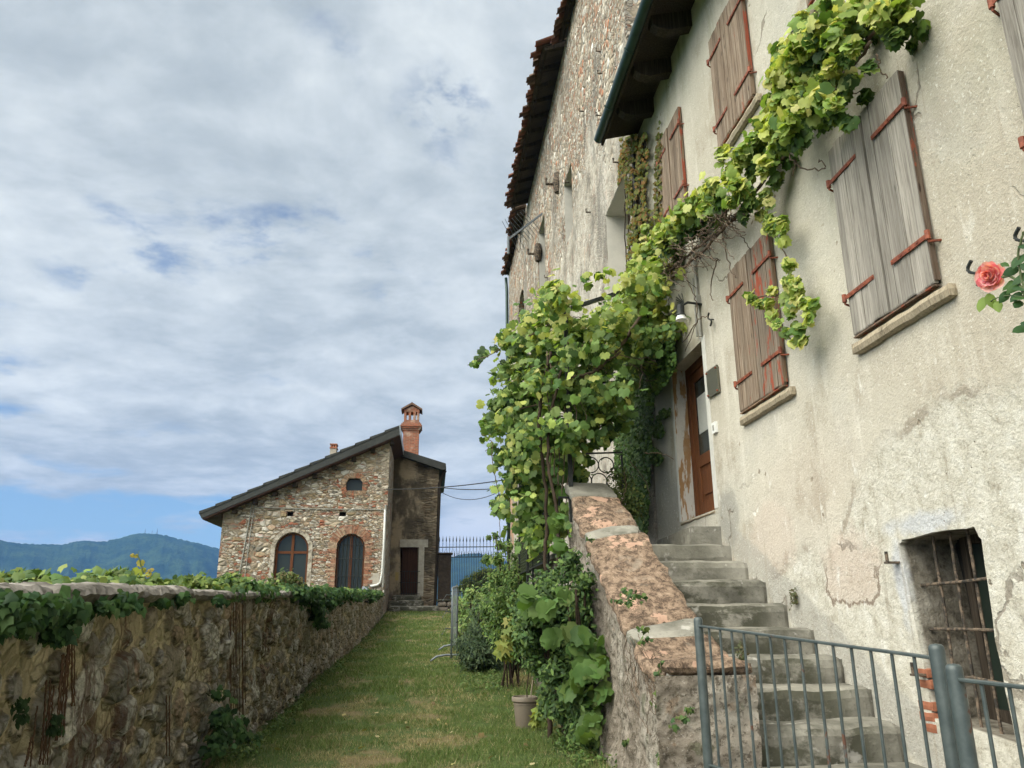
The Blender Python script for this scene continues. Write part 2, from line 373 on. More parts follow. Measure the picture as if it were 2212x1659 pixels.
def rubble(name, scale, strz, mort, cols, plaster=None, pmask=None, bd=.05, mort_w=.09, warp=.10, rough=.9, small=True, dark=None, ax='XY', pst=.9):
    """random stone masonry: cell colour from a hand-picked list, mortar in between"""
    g = G(name); p = g.pos
    q = g.warp(g.sc(p, (1, 1, strz)), 2.2*scale/4, warp*4/scale*1.2, 3)
    v1 = g.vor(q, scale); e1 = g.vor(q, scale, 'DISTANCE_TO_EDGE')[0]
    rnd = g.sep(v1['Color'])
    if small:
        q2 = g.warp(g.sc(p, (1, 1, strz*1.35)), 4, .06, 2)
        v2 = g.vor(q2, scale*1.9); e2 = g.m('MULTIPLY', g.vor(q2, scale*1.9, 'DISTANCE_TO_EDGE')[0], 1.7)
        sel = g.mr(g.noise(p, .9, 3), .49, .51); r2 = g.sep(v2['Color'])
        rr = g.m('ADD', g.m('MULTIPLY', rnd[0], g.m('SUBTRACT', 1, sel)), g.m('MULTIPLY', r2[0], sel))
        ee = g.m('ADD', g.m('MULTIPLY', e1, g.m('SUBTRACT', 1, sel)), g.m('MULTIPLY', e2, sel))
        r1 = g.m('ADD', g.m('MULTIPLY', rnd[1], g.m('SUBTRACT', 1, sel)), g.m('MULTIPLY', r2[1], sel))
    else: rr, ee, r1 = rnd[0], e1, rnd[1]
    k = len(cols); c = g.ramp(rr, [(i/k, cc) for i, cc in enumerate(cols)], 'CONSTANT')
    fin = g.noise(p, 14, 5, .65); fin2 = g.noise(p, 45, 3, .6)
    c = g.vm('SCALE', c, None, g.mr(r1, 0, 1, .72, 1.18, False)); c = g.mix(g.mr(fin, .42, .72, 0, .45), c, tuple(x*.55 for x in mort))
    mm = g.mr(g.m('ADD', ee, g.m('MULTIPLY', g.m('SUBTRACT', fin, .5), .10)), mort_w, mort_w*.35)
    mcol = g.mix(g.mr(fin, .35, .65), tuple(x*.72 for x in mort), tuple(min(1, x*1.18) for x in mort))
    c = g.mix(g.m('MULTIPLY', mm, .9), c, mcol)
    h = g.m('ADD', g.m('MULTIPLY', g.mr(ee, 0, .28), g.mr(r1, 0, 1, .5, 1.0, False)), g.m('MULTIPLY', fin, .35))
    h = g.m('ADD', h, g.m('MULTIPLY', fin2, .12))
    if pmask:
        m_, pc = pmask(g); h = g.m('ADD', g.m('MULTIPLY', h, g.m('SUBTRACT', 1, g.m('MULTIPLY', m_, pst))), g.m('MULTIPLY', g.m('MULTIPLY', m_, pst), .9))
        c = g.mix(g.m('MULTIPLY', m_, pst), c, pc)
    if dark: c = dark(g, c)
    return g.out(g.bsdf(c, rough, g.bump(h, .9, bd), 0, .15))

HOUSE_C = [(.54, .46, .36), (.36, .27, .18), (.66, .60, .52), (.27, .225, .18), (.47, .35, .25), (.34, .13, .08), (.60, .53, .44), (.42, .34, .25), (.56, .49, .41), (.68, .63, .57), (.30, .23, .14), (.50, .43, .35), (.20, .18, .15)]
def m_house():
    def dk(g, c):
        X, Y, Z = g.sep(g.pos)
        br = g.mr(g.noise(g.sc(g.pos, (.8, .8, 5)), 1.3, 3), .60, .66)     # broken brick courses
        bk = g.mix(g.noise(g.pos, 9, 3), (.40, .12, .065), (.30, .13, .08))
        c = g.mix(g.m('MULTIPLY', br, .55), c, bk)
        edge = g.m('MAXIMUM', g.mr(X, -2.35, -2.1), g.m('MULTIPLY', g.mr(X, -8.0, -8.4), .8))
        edge = g.m('MULTIPLY', edge, g.mr(g.noise(g.pos, 1.2, 4), .35, .55))
        return g.mix(g.m('MULTIPLY', edge, .65), c, (.38, .32, .25))
    def pm(g):
        X, Y, Z = g.sep(g.pos)
        up = g.m('MULTIPLY', g.mr(Z, 6.6, 8.2, 0, .8), g.mr(g.noise(g.pos, 1.3, 4), .35, .6))
        return up, g.mix(g.noise(g.pos, 4, 4), (.36, .30, .21), (.45, .39, .30))
    return rubble('rubble_masonry', 3.3, 1.65, (.24, .195, .14), HOUSE_C, pmask=pm, bd=.09, dark=dk, pst=.5, mort_w=.08)
def m_annex():
    def pm(g):
        X, Y, Z = g.sep(g.pos)
        m_ = g.mr(g.m('ADD', g.m('MULTIPLY', g.m('ADD', X, .9), -.55), g.m('MULTIPLY', g.noise(g.pos, 1.1, 4), 1.0)), .30, .52)
        return m_, g.mix(g.mr(g.noise(g.pos, 1.6, 5, .65), .42, .62), (.34, .275, .195), (.13, .11, .085))
    def dk(g, c): return g.mix(g.mr(g.noise(g.sc(g.pos, (1, 1, .5)), 1.5, 5, .65), .46, .60, 0, .8), c, (.065, .055, .042))
    return rubble('annex_masonry', 2.4, 3.4, (.19, .155, .11), [(.26, .20, .14), (.17, .125, .085), (.31, .25, .18), (.21, .17, .12), (.15, .12, .09)], pmask=pm, bd=.05, dark=dk, small=False)
def m_castle():
    cols = [(.50, .44, .36), (.34, .28, .21), (.62, .57, .50), (.22, .185, .145), (.53, .44, .34), (.42, .17, .09), (.56, .50, .42), (.40, .33, .25), (.36, .20, .13), (.64, .61, .56), (.27, .235, .19)]
    def pm(g):
        X, Y, Z = g.sep(g.pos)
        nz = g.noise(g.sc(g.pos, (1, 1, 1)), .42, 6, .66)
        band = g.m('ADD', g.mr(Z, 12.8, 9.0, -.15, .14), g.mr(Y, 17, 26, 0, .06))
        m_ = g.mr(g.m('ADD', nz, band), .44, .53)
        pc = g.ramp(g.noise(g.sc(g.pos, (1, 1, .8)), 1.1, 6, .68), [(.34, (.15, .135, .115)), (.46, (.34, .31, .265)), (.58, (.46, .425, .37)), (.72, (.56, .53, .485))])
        red = g.m('MULTIPLY', g.mr(g.noise(g.sc(g.pos, (1, 3, .7)), 1.0, 4, .6), .62, .70), .45)
        pc = g.mix(red, pc, (.46, .27, .17))
        return m_, pc
    def dk(g, c):
        X, Y, Z = g.sep(g.pos)
        c = g.mix(g.mr(g.noise(g.sc(g.pos, (1, 1.6, .6)), .7, 6, .68), .50, .64, 0, .72), c, (.17, .158, .14)); c = g.mix(g.mr(g.noise(g.sc(g.pos, (1, 1.3, 1)), 6.5, 5, .7), .56, .62, 0, .7), c, (.13, .11, .09))
        pit = g.m('MULTIPLY', g.mr(g.vor(g.sc(g.pos, (1, 1.0, 1)), 3.1)[0], .16, .08), g.mr(g.noise(g.pos, .6, 2), .45, .6))
        c = g.mix(g.m('MULTIPLY', pit, .75), c, (.12, .10, .08))
        cr = g.m('MULTIPLY', g.mr(Y, 31.2, 31.8), g.mr(g.noise(g.pos, 1.0, 4), .5, .6))
        c = g.mix(g.m('MULTIPLY', cr, .8), c, (.44, .22, .13))
        gr = g.m('MULTIPLY', g.mr(Z, 5.5, 2.5), g.mr(g.noise(g.sc(g.pos, (1, 1.5, .8)), 1.3, 5), .45, .65))
        return g.mix(g.m('MULTIPLY', gr, .45), c, (.20, .18, .16))
    return rubble('castle_masonry', 5.2, 1.15, (.36, .30, .23), cols, pmask=pm, bd=.06, dark=dk, pst=.82, mort_w=.07)

def m_garden():          # fieldstone wall; stone colours and relief come from the mesh
    g = G('fieldstone_wall'); p = g.pos; X, Y, Z = g.sep(p)
    a = g.attr('Col'); sm = g.sep(g.attr('Stone'))[0]
    fin = g.noise(p, 16, 6, .7); mid = g.noise(p, 2.2, 5, .6); grit = g.noise(p, 70, 3, .7)
    mort = g.ramp(mid, [(.32, (.32, .27, .175)), (.5, (.58, .49, .33)), (.68, (.68, .60, .43))])
    st = g.mix(g.mr(fin, .46, .66, 0, .75), g.vm('SCALE', a, None, 2.1), (.10, .088, .068))
    c = g.mix(sm, mort, st)
    ring = g.m('MULTIPLY', g.m('MULTIPLY', sm, g.m('SUBTRACT', 1, sm)), 3.2, clamp=True); c = g.mix(g.m('MULTIPLY', ring, .55), c, (.11, .09, .06))
    q = g.warp(p, 6, .10, 3); vv = g.vor(g.sc(q, (1, 1.15, 1.3)), 10); ve = g.vor(g.sc(q, (1, 1.15, 1.3)), 10, 'DISTANCE_TO_EDGE')[0]; vr = g.sep(vv['Color'])
    c = g.vm('SCALE', c, None, g.mr(vr[0], 0, 1, .80, 1.18, False)); pres = g.mr(vr[1], .35, .55)
    c = g.mix(g.m('MULTIPLY', g.mr(ve, .13, .03), g.m('MULTIPLY', g.mr(g.noise(p, 3, 4), .42, .55), .5)), c, (.13, .105, .07))
    veil = g.m('MULTIPLY', g.mr(g.noise(g.sc(p, (1, 3.0, .45)), 1.4, 6, .7), .50, .68), .75)
    c = g.mix(g.m('MULTIPLY', veil, .65), c, (.23, .20, .145))
    far = g.m('MULTIPLY', g.mr(Y, 7, 16, 0, .35), 1.0); c = g.mix(far, c, (.19, .17, .13))
    red = g.mr(g.noise(g.sc(p, (1, 5.5, .7)), 1.3, 5, .7), .665, .70)
    red = g.m('MULTIPLY', red, g.mr(g.noise(p, 6, 3), .4, .55))
    reg = g.m('MAXIMUM', g.blob(1, 5.55, .75, .28, .6, .6, 2.2, .8, 3), g.m('MAXIMUM', g.blob(1, 10.1, .95, .5, .55, .6, 2, .7, 4), g.blob(1, 4.95, .6, .4, .5, .6, 2.2, .8, 6)))
    nr_ = g.noise(g.sc(p, (1, 6, .8)), 2.2, 6, .75); c = g.mix(g.m('MULTIPLY', g.m('MAXIMUM', g.m('MULTIPLY', reg, g.mr(nr_, .47, .55)), g.m('MULTIPLY', red, .0)), .7), c, (.10, .045, .030))
    moss = g.m('MULTIPLY', g.mr(g.noise(p, 2.6, 5, .65), .63, .70), .6); c = g.mix(moss, c, (.045, .065, .025))
    c = g.mix(g.mr(grit, .55, .75, 0, .4), c, (.05, .043, .033))
    h = g.m('ADD', g.m('MULTIPLY', fin, .9), g.m('MULTIPLY', grit, .16)); h = g.m('ADD', h, g.m('MULTIPLY', g.mr(ve, 0, .25), g.m('MULTIPLY', pres, .8)))
    return g.out(g.bsdf(c, .95, g.bump(h, 1.0, .04), 0, .1))

def m_roughcast():
    g = G('roughcast'); p = g.pos; X, Y, Z = g.sep(p)
    mid = g.noise(p, 2.2, 6, .65); fin = g.noise(p, 18, 6, .75); st = g.noise(g.sc(p, (1, 3, .5)), 1.8, 6, .66); grit = g.noise(p, 60, 3, .7)
    c = g.ramp(mid, [(.3, (.15, .125, .10)), (.46, (.28, .24, .20)), (.6, (.37, .335, .29)), (.75, (.48, .455, .42))])
    c = g.mix(g.mr(st, .5, .66, 0, .7), c, (.13, .11, .085)); c = g.mix(g.mr(st, .42, .28, 0, .6), c, (.50, .475, .44))
    c = g.mix(g.m('MULTIPLY', g.mr(g.noise(p, 3.4, 4), .62, .68), .5), c, (.30, .19, .12))
    c = g.mix(g.m('MULTIPLY', g.mr(g.noise(p, 4.1, 5, .65), .62, .69), .55), c, (.08, .10, .045))
    c = g.mix(g.mr(fin, .50, .60, 0, .8), c, (.085, .070, .052)); c = g.mix(g.mr(grit, .60, .68, 0, .6), c, (.50, .47, .43))
    h = g.m('ADD', g.m('MULTIPLY', fin, 1.0), g.m('MULTIPLY', mid, .8)); h = g.m('ADD', h, g.m('MULTIPLY', grit, .15))
    return g.out(g.bsdf(c, .95, g.bump(h, 1.0, .035), 0, .1))
def m_pink():
    g = G('lichened_red_stone'); p = g.pos
    q = g.warp(g.sc(p, (1, .55, 1)), 5, .12, 4)
    n1 = g.noise(q, 15, 8, .82); n2 = g.noise(p, 2.4, 5, .6)
    c = g.ramp(n1, [(.38, (.055, .040, .031)), (.46, (.12, .083, .060)), (.52, (.225, .158, .113)), (.64, (.35, .26, .19))])
    c = g.mix(g.mr(g.m('ADD', n2, g.m('MULTIPLY', g.m('SUBTRACT', n1, .5), .35)), .60, .63, 0, .8), c, (.47, .30, .22))
    c = g.mix(g.mr(n2, .42, .34, 0, .6), c, (.27, .225, .18))
    return g.out(g.bsdf(c, .92, g.bump(n1, 1.0, .02), 0, .15))
def m_conc(name='worn_concrete', lo=(.105, .10, .084), hi=(.27, .255, .22), STN=.88):
    g = G(name); p = g.pos; X, Y, Z = g.sep(p)
    n1 = g.noise(p, 2.6, 6, .65); n2 = g.noise(p, 20, 5, .65); nrm = g.sep(g.n('ShaderNodeNewGeometry').outputs['Normal'])
    c = g.ramp(n1, [(.36, lo), (.5, tuple((a+b)/2 for a, b in zip(lo, hi))), (.62, hi)])
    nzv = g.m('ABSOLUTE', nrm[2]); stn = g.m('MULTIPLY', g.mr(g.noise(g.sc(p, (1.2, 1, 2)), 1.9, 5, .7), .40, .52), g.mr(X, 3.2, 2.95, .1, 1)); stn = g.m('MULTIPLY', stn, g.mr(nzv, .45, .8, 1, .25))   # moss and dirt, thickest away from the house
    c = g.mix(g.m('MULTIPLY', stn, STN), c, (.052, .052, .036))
    c = g.mix(g.mr(n2, .56, .7, 0, .5), c, tuple(x*.5 for x in lo))
    c = g.mix(g.m('MULTIPLY', g.mr(g.noise(p, 7, 5), .62, .7), .5), c, (.46, .44, .41))
    return g.out(g.bsdf(c, .92, g.bump(g.m('ADD', n1, g.m('MULTIPLY', n2, .5)), .8, .02), 0, .15))
def m_wood(name, base, dark, light, ax, paint=None, pm=.5, planks=.12, seed=0):
    g = G(name); p = g.vm('ADD', g.pos, (seed, seed, seed*.3)); X, Y, Z = g.sep(p)
    gr = g.noise(g.sc(p, (26, 26, .9)), 2.0, 6, .7, .5); gr2 = g.noise(g.sc(p, (60, 60, 1.6)), 2.0, 3, .6)
    brd = g.vor(g.comb(g.m('FLOOR', g.m('DIVIDE', Y if ax == 1 else X, planks)), 0.0, 0.0), 1.0)
    tone = g.n('ShaderNodeTexWhiteNoise', noise_dimensions='1D'); g.put(tone.inputs['W'], g.m('FLOOR', g.m('DIVIDE', Y if ax == 1 else X, planks)))
    c = g.ramp(gr, [(.28, dark), (.5, base), (.76, light)])
    c = g.vm('SCALE', c, None, g.mr(tone.outputs[0], 0, 1, .72, 1.2, False))
    c = g.mix(g.mr(gr2, .55, .7, 0, .55), c, dark)
    kn = g.mr(g.vor(g.sc(p, (6, 6, 1.6)), 1.3)[0], .10, .05); c = g.mix(g.m('MULTIPLY', kn, .8), c, tuple(x*.45 for x in dark))
    h = g.m('ADD', gr, g.m('MULTIPLY', gr2, .4))
    if paint:
        f = g.noise(g.sc(p, (5, 5, 1.1)), 1.9, 6, .72); mk = g.mr(f, pm, pm+.025)
        c = g.mix(g.m('MULTIPLY', mk, .92), c, paint); h = g.m('ADD', h, g.m('MULTIPLY', mk, .4))
    return g.out(g.bsdf(c, .85, g.bump(h, .6, .006), 0, .2))
def m_leaf(name, transl=.35, rough=.45):
    g = G(name); a = g.attr('Col'); nz = g.noise(g.pos, 25, 3)
    c = g.mix(g.mr(nz, .3, .7, 0, .35), a, g.vm('SCALE', a, None, .7))
    b = g.bsdf(c, rough, None, 0, .22); t = g.n('ShaderNodeBsdfTranslucent')
    g.put(t.inputs[0], g.mix(1.0, c, (1.15, 1.2, .5), 'MULTIPLY'))
    mx = g.n('ShaderNodeMixShader'); mx.inputs[0].default_value = transl
    g.nt.links.new(b, mx.inputs[1]); g.nt.links.new(t.outputs[0], mx.inputs[2]); return g.out(mx.outputs[0])
def m_steel():
    g = G('painted_steel'); p = g.pos; nz = g.noise(p, 14, 5, .65); n2 = g.noise(p, 3.3, 4, .6)
    c = g.mix(g.mr(nz, .3, .7), (.040, .053, .055), (.068, .083, .084)); rust = g.mr(g.m('ADD', n2, g.m('MULTIPLY', nz, .45)), .86, .92)
    c = g.mix(rust, c, (.095, .042, .026))
    return g.out(g.bsdf(c, g.mr(rust, 0, 1, .42, .85), g.bump(nz, .2, .002), .1, .45))
def m_iron(name, c0, c1, rough=.6):
    g = G(name); nz = g.noise(g.pos, 22, 5, .7)
    return g.out(g.bsdf(g.mix(g.mr(nz, .4, .62), c0, c1), rough, g.bump(nz, .5, .003), .15, .35))
def m_glass(name, c=(.022, .027, .025), rough=.12):
    g = G(name); nz = g.noise(g.pos, 1.5, 2); return g.out(g.bsdf(g.mix(nz, c, tuple(x*1.6 for x in c)), rough, g.bump(nz, .08, .02), 0, .35))
def m_tile():
    g = G('terracotta_tiles'); a = g.attr('Col'); nz = g.noise(g.pos, 9, 5, .65)
    c = g.mix(g.mr(nz, .42, .64, 0, .7), a, (.085, .06, .045)); return g.out(g.bsdf(c, .9, g.bump(nz, .5, .01), 0, .15))
def m_brick(name='brickwork'):
    g = G(name); p = g.pos; X, Y, Z = g.sep(p)
    b = g.n('ShaderNodeTexBrick'); g.put(b.inputs['Vector'], g.comb(g.m('ADD', X, Y), Z, 0.0))
    g.put(b.inputs['Color1'], (.36, .105, .05)); g.put(b.inputs['Color2'], (.22, .075, .045)); g.put(b.inputs['Mortar'], (.27, .20, .15))
    b.inputs['Scale'].default_value = 1; b.inputs['Brick Width'].default_value = .26; b.inputs['Row Height'].default_value = .075; b.inputs['Mortar Size'].default_value = .010
    nz = g.noise(p, 5, 5, .7); c = g.mix(g.mr(nz, .48, .66, 0, .7), b.outputs[0], (.17, .10, .07)); c = g.mix(g.mr(g.noise(p, 2.2, 4), .56, .7, 0, .5), c, (.50, .42, .34))
    return g.out(g.bsdf(c, .9, g.bump(g.m('ADD', b.outputs['Fac'], nz), -.5, .02), 0, .15))
def m_ground():
    g = G('lawn_ground'); p = g.pos; X, Y, Z = g.sep(p)
    dry = g.m('ADD', g.noise(g.sc(p, (1, .8, 1)), 1.1, 5, .6), 0); n2 = g.noise(p, 30, 4, .7)
    gr = g.mix(n2, (.040, .066, .018), (.075, .100, .034)); dr = g.mix(n2, (.11, .085, .043), (.19, .155, .085))
    c = g.mix(g.mr(dry, .50, .62), gr, dr)
    far = g.mr(g.vm('LENGTH', p), 60, 160); c = g.mix(far, c, g.mix(g.noise(p, .02, 5), (.035, .07, .025), (.08, .11, .04)))
    return g.out(g.bsdf(c, .95, g.bump(n2, .8, .03), 0, .1))
def m_hill():
    g = G('forested_hill'); p = g.pos
    a = g.noise(p, .012, 5, .6); b = g.noise(p, .06, 4, .7)
    c = g.mix(g.mr(a, .35, .65), (.016, .036, .016), (.042, .072, .026)); c = g.mix(g.mr(b, .45, .65, 0, .65), c, (.008, .018, .010))
    return g.out(g.bsdf(c, .95, g.bump(b, .9, 12), 0, .05))

M = dict(plaster=m_plaster(), house=m_house(), annex=m_annex(), castle=m_castle(), garden=m_garden(), rough=m_roughcast(), pink=m_pink(),
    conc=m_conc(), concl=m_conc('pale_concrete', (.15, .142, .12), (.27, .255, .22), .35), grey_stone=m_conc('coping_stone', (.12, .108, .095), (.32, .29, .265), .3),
    woodg=m_wood('weathered_grey_planks', (.27, .245, .215), (.11, .095, .08), (.40, .37, .33), 1, (.20, .052, .028), .70),
    woodb=m_wood('weathered_brown_planks', (.20, .145, .105), (.07, .046, .033), (.40, .34, .27), 1, (.24, .07, .04), .64, seed=3.3),
    woodp=m_wood('planks_with_red_paint', (.22, .17, .13), (.075, .055, .04), (.38, .32, .26), 1, (.27, .058, .03), .55, seed=5.1),
    redwood=m_wood('red_painted_plank', (.22, .15, .10), (.12, .07, .04), (.34, .27, .2), 1, (.25, .058, .032), .52, seed=8),
    edgewood=m_wood('weathered_edge_wood', (.13, .09, .065), (.05, .03, .02), (.24, .19, .15), 1, (.20, .052, .028), .56, seed=4),
    door=m_wood('varnished_door_wood', (.135, .050, .020), (.075, .027, .012), (.19, .075, .03), 1, planks=3),
    frame=m_wood('brown_window_frame', (.16, .058, .026), (.08, .03, .015), (.22, .09, .04), 0, planks=3),
    darkwood=m_wood('dark_roof_timber', (.040, .030, .022), (.015, .012, .009), (.10, .08, .06), 1, planks=.3),
    eavewood=m_wood('greyed_roof_timber', (.055, .042, .030), (.018, .014, .011), (.13, .105, .075), 1, planks=.25),
    olddoor=m_wood('old_plank_door', (.050, .024, .016), (.02, .011, .008), (.09, .045, .03), 0, planks=.14),
    sill=m_wood('sill_stone', (.32, .265, .19), (.15, .12, .085), (.43, .37, .28), 1, planks=9),
    hinge=m_iron('red_strap_iron', (.15, .040, .022), (.27, .075, .038)), iron=m_iron('black_iron', (.012, .014, .014), (.03, .032, .03), .5),
    rust=m_iron('rusty_bars', (.030, .026, .022), (.17, .125, .09), .85), steel=m_steel(),
    galv=simple('galvanised_steel', (.17, .19, .21), .5, .3, 20, .2), gutter=simple('green_copper_gutter', (.022, .048, .040), .28, .35, 10, .3, .1, .5),
    pipe=simple('white_pipe', (.60, .60, .58), .5), pvc=simple('grey_pipe', (.30, .29, .26), .6), pot=simple('taupe_plastic', (.20, .165, .13), .5, 0, 40, .08, .05),
    glass=m_glass('window_glass'), dglass=m_glass('cellar_pane', (.012, .018, .014), .35), tile=m_tile(), brick=m_brick(),
    roofd=simple('dark_slate_roofing', (.040, .042, .040), .75, 0, 6, .3, .5, .3, .02), soffit=simple('brown_soffit', (.055, .026, .020), .8),
    plate=simple('brushed_brass_plate', (.17, .165, .125), .38, .6, 60, .15), white=simple('white_plastic', (.7, .7, .68), .4, 0, 10, .04),
    ground=m_ground(), hill=m_hill(), leaf=m_leaf('vine_leaf', .42, .55), ivy=m_leaf('ivy_leaf', .2, .6), grass=m_leaf('grass_blade', .25, .7), petal=m_leaf('rose_petal', .35, .5),
    bark=simple('vine_bark', (.050, .036, .026), .95, 0, 30, .4, .9, .1, .01), twig=simple('dry_twigs', (.13, .095, .07), .95, 0, 30, .35, .5, .1), yellow=simple('ochre_plaque', (.36, .27, .11), .6),
    cable=simple('cable_sheath', (.03, .03, .032), .6), darkin=simple('dark_interior', (.012, .011, .010), .9), darkstone=simple('dark_gate_pillar', (.055, .042, .033), .9, 0, 5, .5, .9, .2, .03),
    chain=simple('green_mesh', (.035, .045, .02), .7))

# ------------------------------------------------------------------ terrain
GP = ([-60, 10, 11.9, 14.6, 20.3, 24.5, 31, 34.4, 37, 60], [0, 0, .06, .26, .46, .68, 1.10, 1.42, 1.5, 1.5])
def gz(x, y):
    x = np.asarray(x, float); y = np.asarray(y, float)
    z = np.interp(y, *GP)+.035*(fbm(x*1.1, y*1.1, 3, 5)-.5)
    s_ = np.clip((-2.2-x)/.5, 0, 1); z = z-s_*(2.6+np.clip((-2.4-x)*.12, 0, 4))
    s2 = np.clip((y-37.2)/2.0, 0, 1); z = z-s2*2.0
    d = np.maximum.reduce([-x-14, y-46, x-30, -y-30, np.zeros_like(x)])
    return z-130*(1-np.exp(-d/110))
def axis(lo, hi, st, far, k):
    a = list(np.arange(lo, hi+1e-6, st)); s_ = st
    while a[-1] < far: s_ *= k; a.append(min(far, a[-1]+s_))
    s_ = st
    while a[0] > -far: s_ *= k; a.insert(0, max(-far, a[0]-s_))
    return np.array(a)
def grid(xs, ys):
    X, Y = np.meshgrid(xs, ys, indexing='ij'); n, m_ = X.shape; i = np.arange(n*m_).reshape(n, m_)
    F = np.stack([i[:-1, :-1], i[1:, :-1], i[1:, 1:], i[:-1, 1:]], -1).reshape(-1, 4); return X, Y, F
X_, Y_, F_ = grid(axis(-3.0, 3.6, .12, 5600, 1.22), axis(2, 38, .2, 5600, 1.22))
V_ = np.stack([X_, Y_, gz(X_, Y_)], -1).reshape(-1, 3)
tag(np_mesh('ground', V_, F_, M['ground']), kind='structure')

# hills: forested ridges a few kilometres off, from the valley floor to the crest and down the far side
SK = [(-900, 1190), (-400, 1172), (-100, 1160), (0, 1167), (45, 1174), (94, 1176), (136, 1177), (178, 1167), (203, 1170), (228, 1170), (263, 1161), (297, 1152), (324, 1152), (357, 1156), (380, 1163), (424, 1172), (473, 1186),
      (560, 1215), (700, 1240), (860, 1232), (930, 1216), (979, 1203), (999, 1197), (1032, 1195), (1058, 1200), (1082, 1209), (1140, 1225), (1300, 1240), (1700, 1215), (2300, 1180), (3000, 1200)]
def ridge(name, sk, dist, near, back, seed, rows=44, cols=1000):
    pxs = np.linspace(sk[0][0], sk[-1][0], cols); pys = np.interp(pxs, [a for a, b in sk], [b for a, b in sk])
    T = np.linspace(0, 1, rows); V = []
    for px, py in zip(pxs, pys):
        d = CM.T @ np.array([(px-1106)/FPX, -(py-829.5)/FPX, 1.0]); h = math.hypot(d[0], d[1]); ux, uy = d[0]/h, d[1]/h
        top = EYE[2]+d[2]/h*dist; V.append((ux, uy, top))
    V = np.array(V); az = np.arctan2(V[:, 0], V[:, 1])
    out = []
    for t in T:
        if t < .7: r = near+(dist-near)*(t/.7); f = (t/.7)**1.15
        else: r = dist+(back-dist)*((t-.7)/.3); f = 1-((t-.7)/.3)
        sp = fbm(az*26, np.full_like(az, r/900.), 5, seed); amp = 170*math.sin(min(1, t/.7)*math.pi)
        z = -131+(V[:, 2]+131)*f+(sp-.5)*amp*(1 if t < .69 else .0)
        z = z+7*(vnoise(az*900, np.full_like(az, r/16.), seed)-.3)*(f > .3)
        out.append(np.stack([V[:, 0]*r, V[:, 1]*r, z], -1))
    P = np.array(out); i = np.arange(rows*cols).reshape(rows, cols)
    F = np.stack([i[:-1, :-1], i[:-1, 1:], i[1:, 1:], i[1:, :-1]], -1).reshape(-1, 4)
    return tag(np_mesh(name, P.reshape(-1, 3), F, M['hill']), kind='structure')
ridge('hills', SK, 3600, 1900, 4700, 3)
for k, (px, py0, py1) in enumerate(((312.5, 1153, 1142), (327.7, 1153, 1146.5), (338.5, 1154, 1141))):
    d0 = CM.T @ np.array([(px-1106)/FPX, -(py0+3-829.5)/FPX, 1.0]); d1 = CM.T @ np.array([(px-1106)/FPX, -(py1-829.5)/FPX, 1.0])
    a = EYE+d0*3605/math.hypot(d0[0], d0[1]); b = EYE+d1*3605/math.hypot(d1[0], d1[1])
    mb = MB()
    for s_ in range(3):
        q = 2*math.pi*s_/3; mb.tube([(a[0]+2.4*math.cos(q), a[1]+2.4*math.sin(q), a[2]-8), (a[0], a[1], b[2])], [.9, .5], 5)
    for j in range(5): mb.box((a[0]-1.8+j*.2, a[1]-1, a[2]+j*4), (a[0]+1.8-j*.2, a[1]+1, a[2]+j*4+.6))
    o = mb.build('radio_mast', M['galv'])
    tag(o, ('thin radio mast left of the other two on the hilltop', 'shortest radio mast, between two taller ones on the hilltop', 'tallest radio mast, right of the other two on the hilltop')[k], 'mast', 'radio masts on the far hilltop')

# ------------------------------------------------------------------ plastered house (right)
FX = 3.28
hb = thing('plastered_house', (FX, 4, 0), 'tall old plastered house with shuttered windows above the stone stairs', 'house')
def jit(poly, n=6, a=.02, seed=1):
    r = random.Random(seed); out = []
    for i, p in enumerate(poly):
        q = poly[(i+1) % len(poly)]
        for k in range(n): out.append((p[0]+(q[0]-p[0])*k/n+r.uniform(-a, a), p[1]+(q[1]-p[1])*k/n+r.uniform(-a, a)))
    return out
DOOR = [(8.80, 2.43), (10.06, 2.43), (10.06, 4.53), (8.80, 4.53)]
cel = [(4.42, .55), (5.16, .60), (5.19, 1.1), (5.25, 1.72), (5.215, 1.745), (4.75, 1.765), (4.46, 1.755), (4.41, 1.68), (4.44, 1.1)]
cel = jit(cel, 4, .006, 4)
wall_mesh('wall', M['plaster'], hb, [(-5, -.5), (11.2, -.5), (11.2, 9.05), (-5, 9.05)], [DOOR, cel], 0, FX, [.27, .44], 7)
# door
mb = MB(); xd = FX+.19
mb.box((xd, 8.82, 2.47), (xd+.05, 8.91, 4.53)); mb.box((xd, 9.95, 2.47), (xd+.05, 10.055, 4.53)); mb.box((xd, 8.91, 4.42), (xd+.05, 9.95, 4.53))
mb.build('door_frame', M['door'], hb)
mb = MB(); y0, y1 = 8.92, 9.94
mb.box((xd+.02, y0, 2.48), (xd+.06, y0+.13, 4.41)); mb.box((xd+.02, y1-.13, 2.48), (xd+.06, y1, 4.41))
for a, b in ((2.48, 2.66), (3.12, 3.27), (4.28, 4.41)): mb.box((xd+.02, y0+.13, a), (xd+.06, y1-.13, b))
mb.box((xd+.04, y0+.13, 2.66), (xd+.055, y1-.13, 3.12)); mb.box((xd+.025, y0+.22, 2.74), (xd+.041, y1-.22, 3.04))
dr = mb.build('door', M['door'], hb); dr['label'] = 'glazed varnished wooden door'
MB().box((xd+.038, y0+.13, 3.27), (xd+.046, y1-.13, 4.28)).build('glass_pane', M['glass'], dr)
MB().box((xd+.030, y0+.30, 3.55), (xd+.0375, y1-.2, 4.05)).build('paper_notice', simple('paper_notice', (.55, .55, .52), .6), dr)
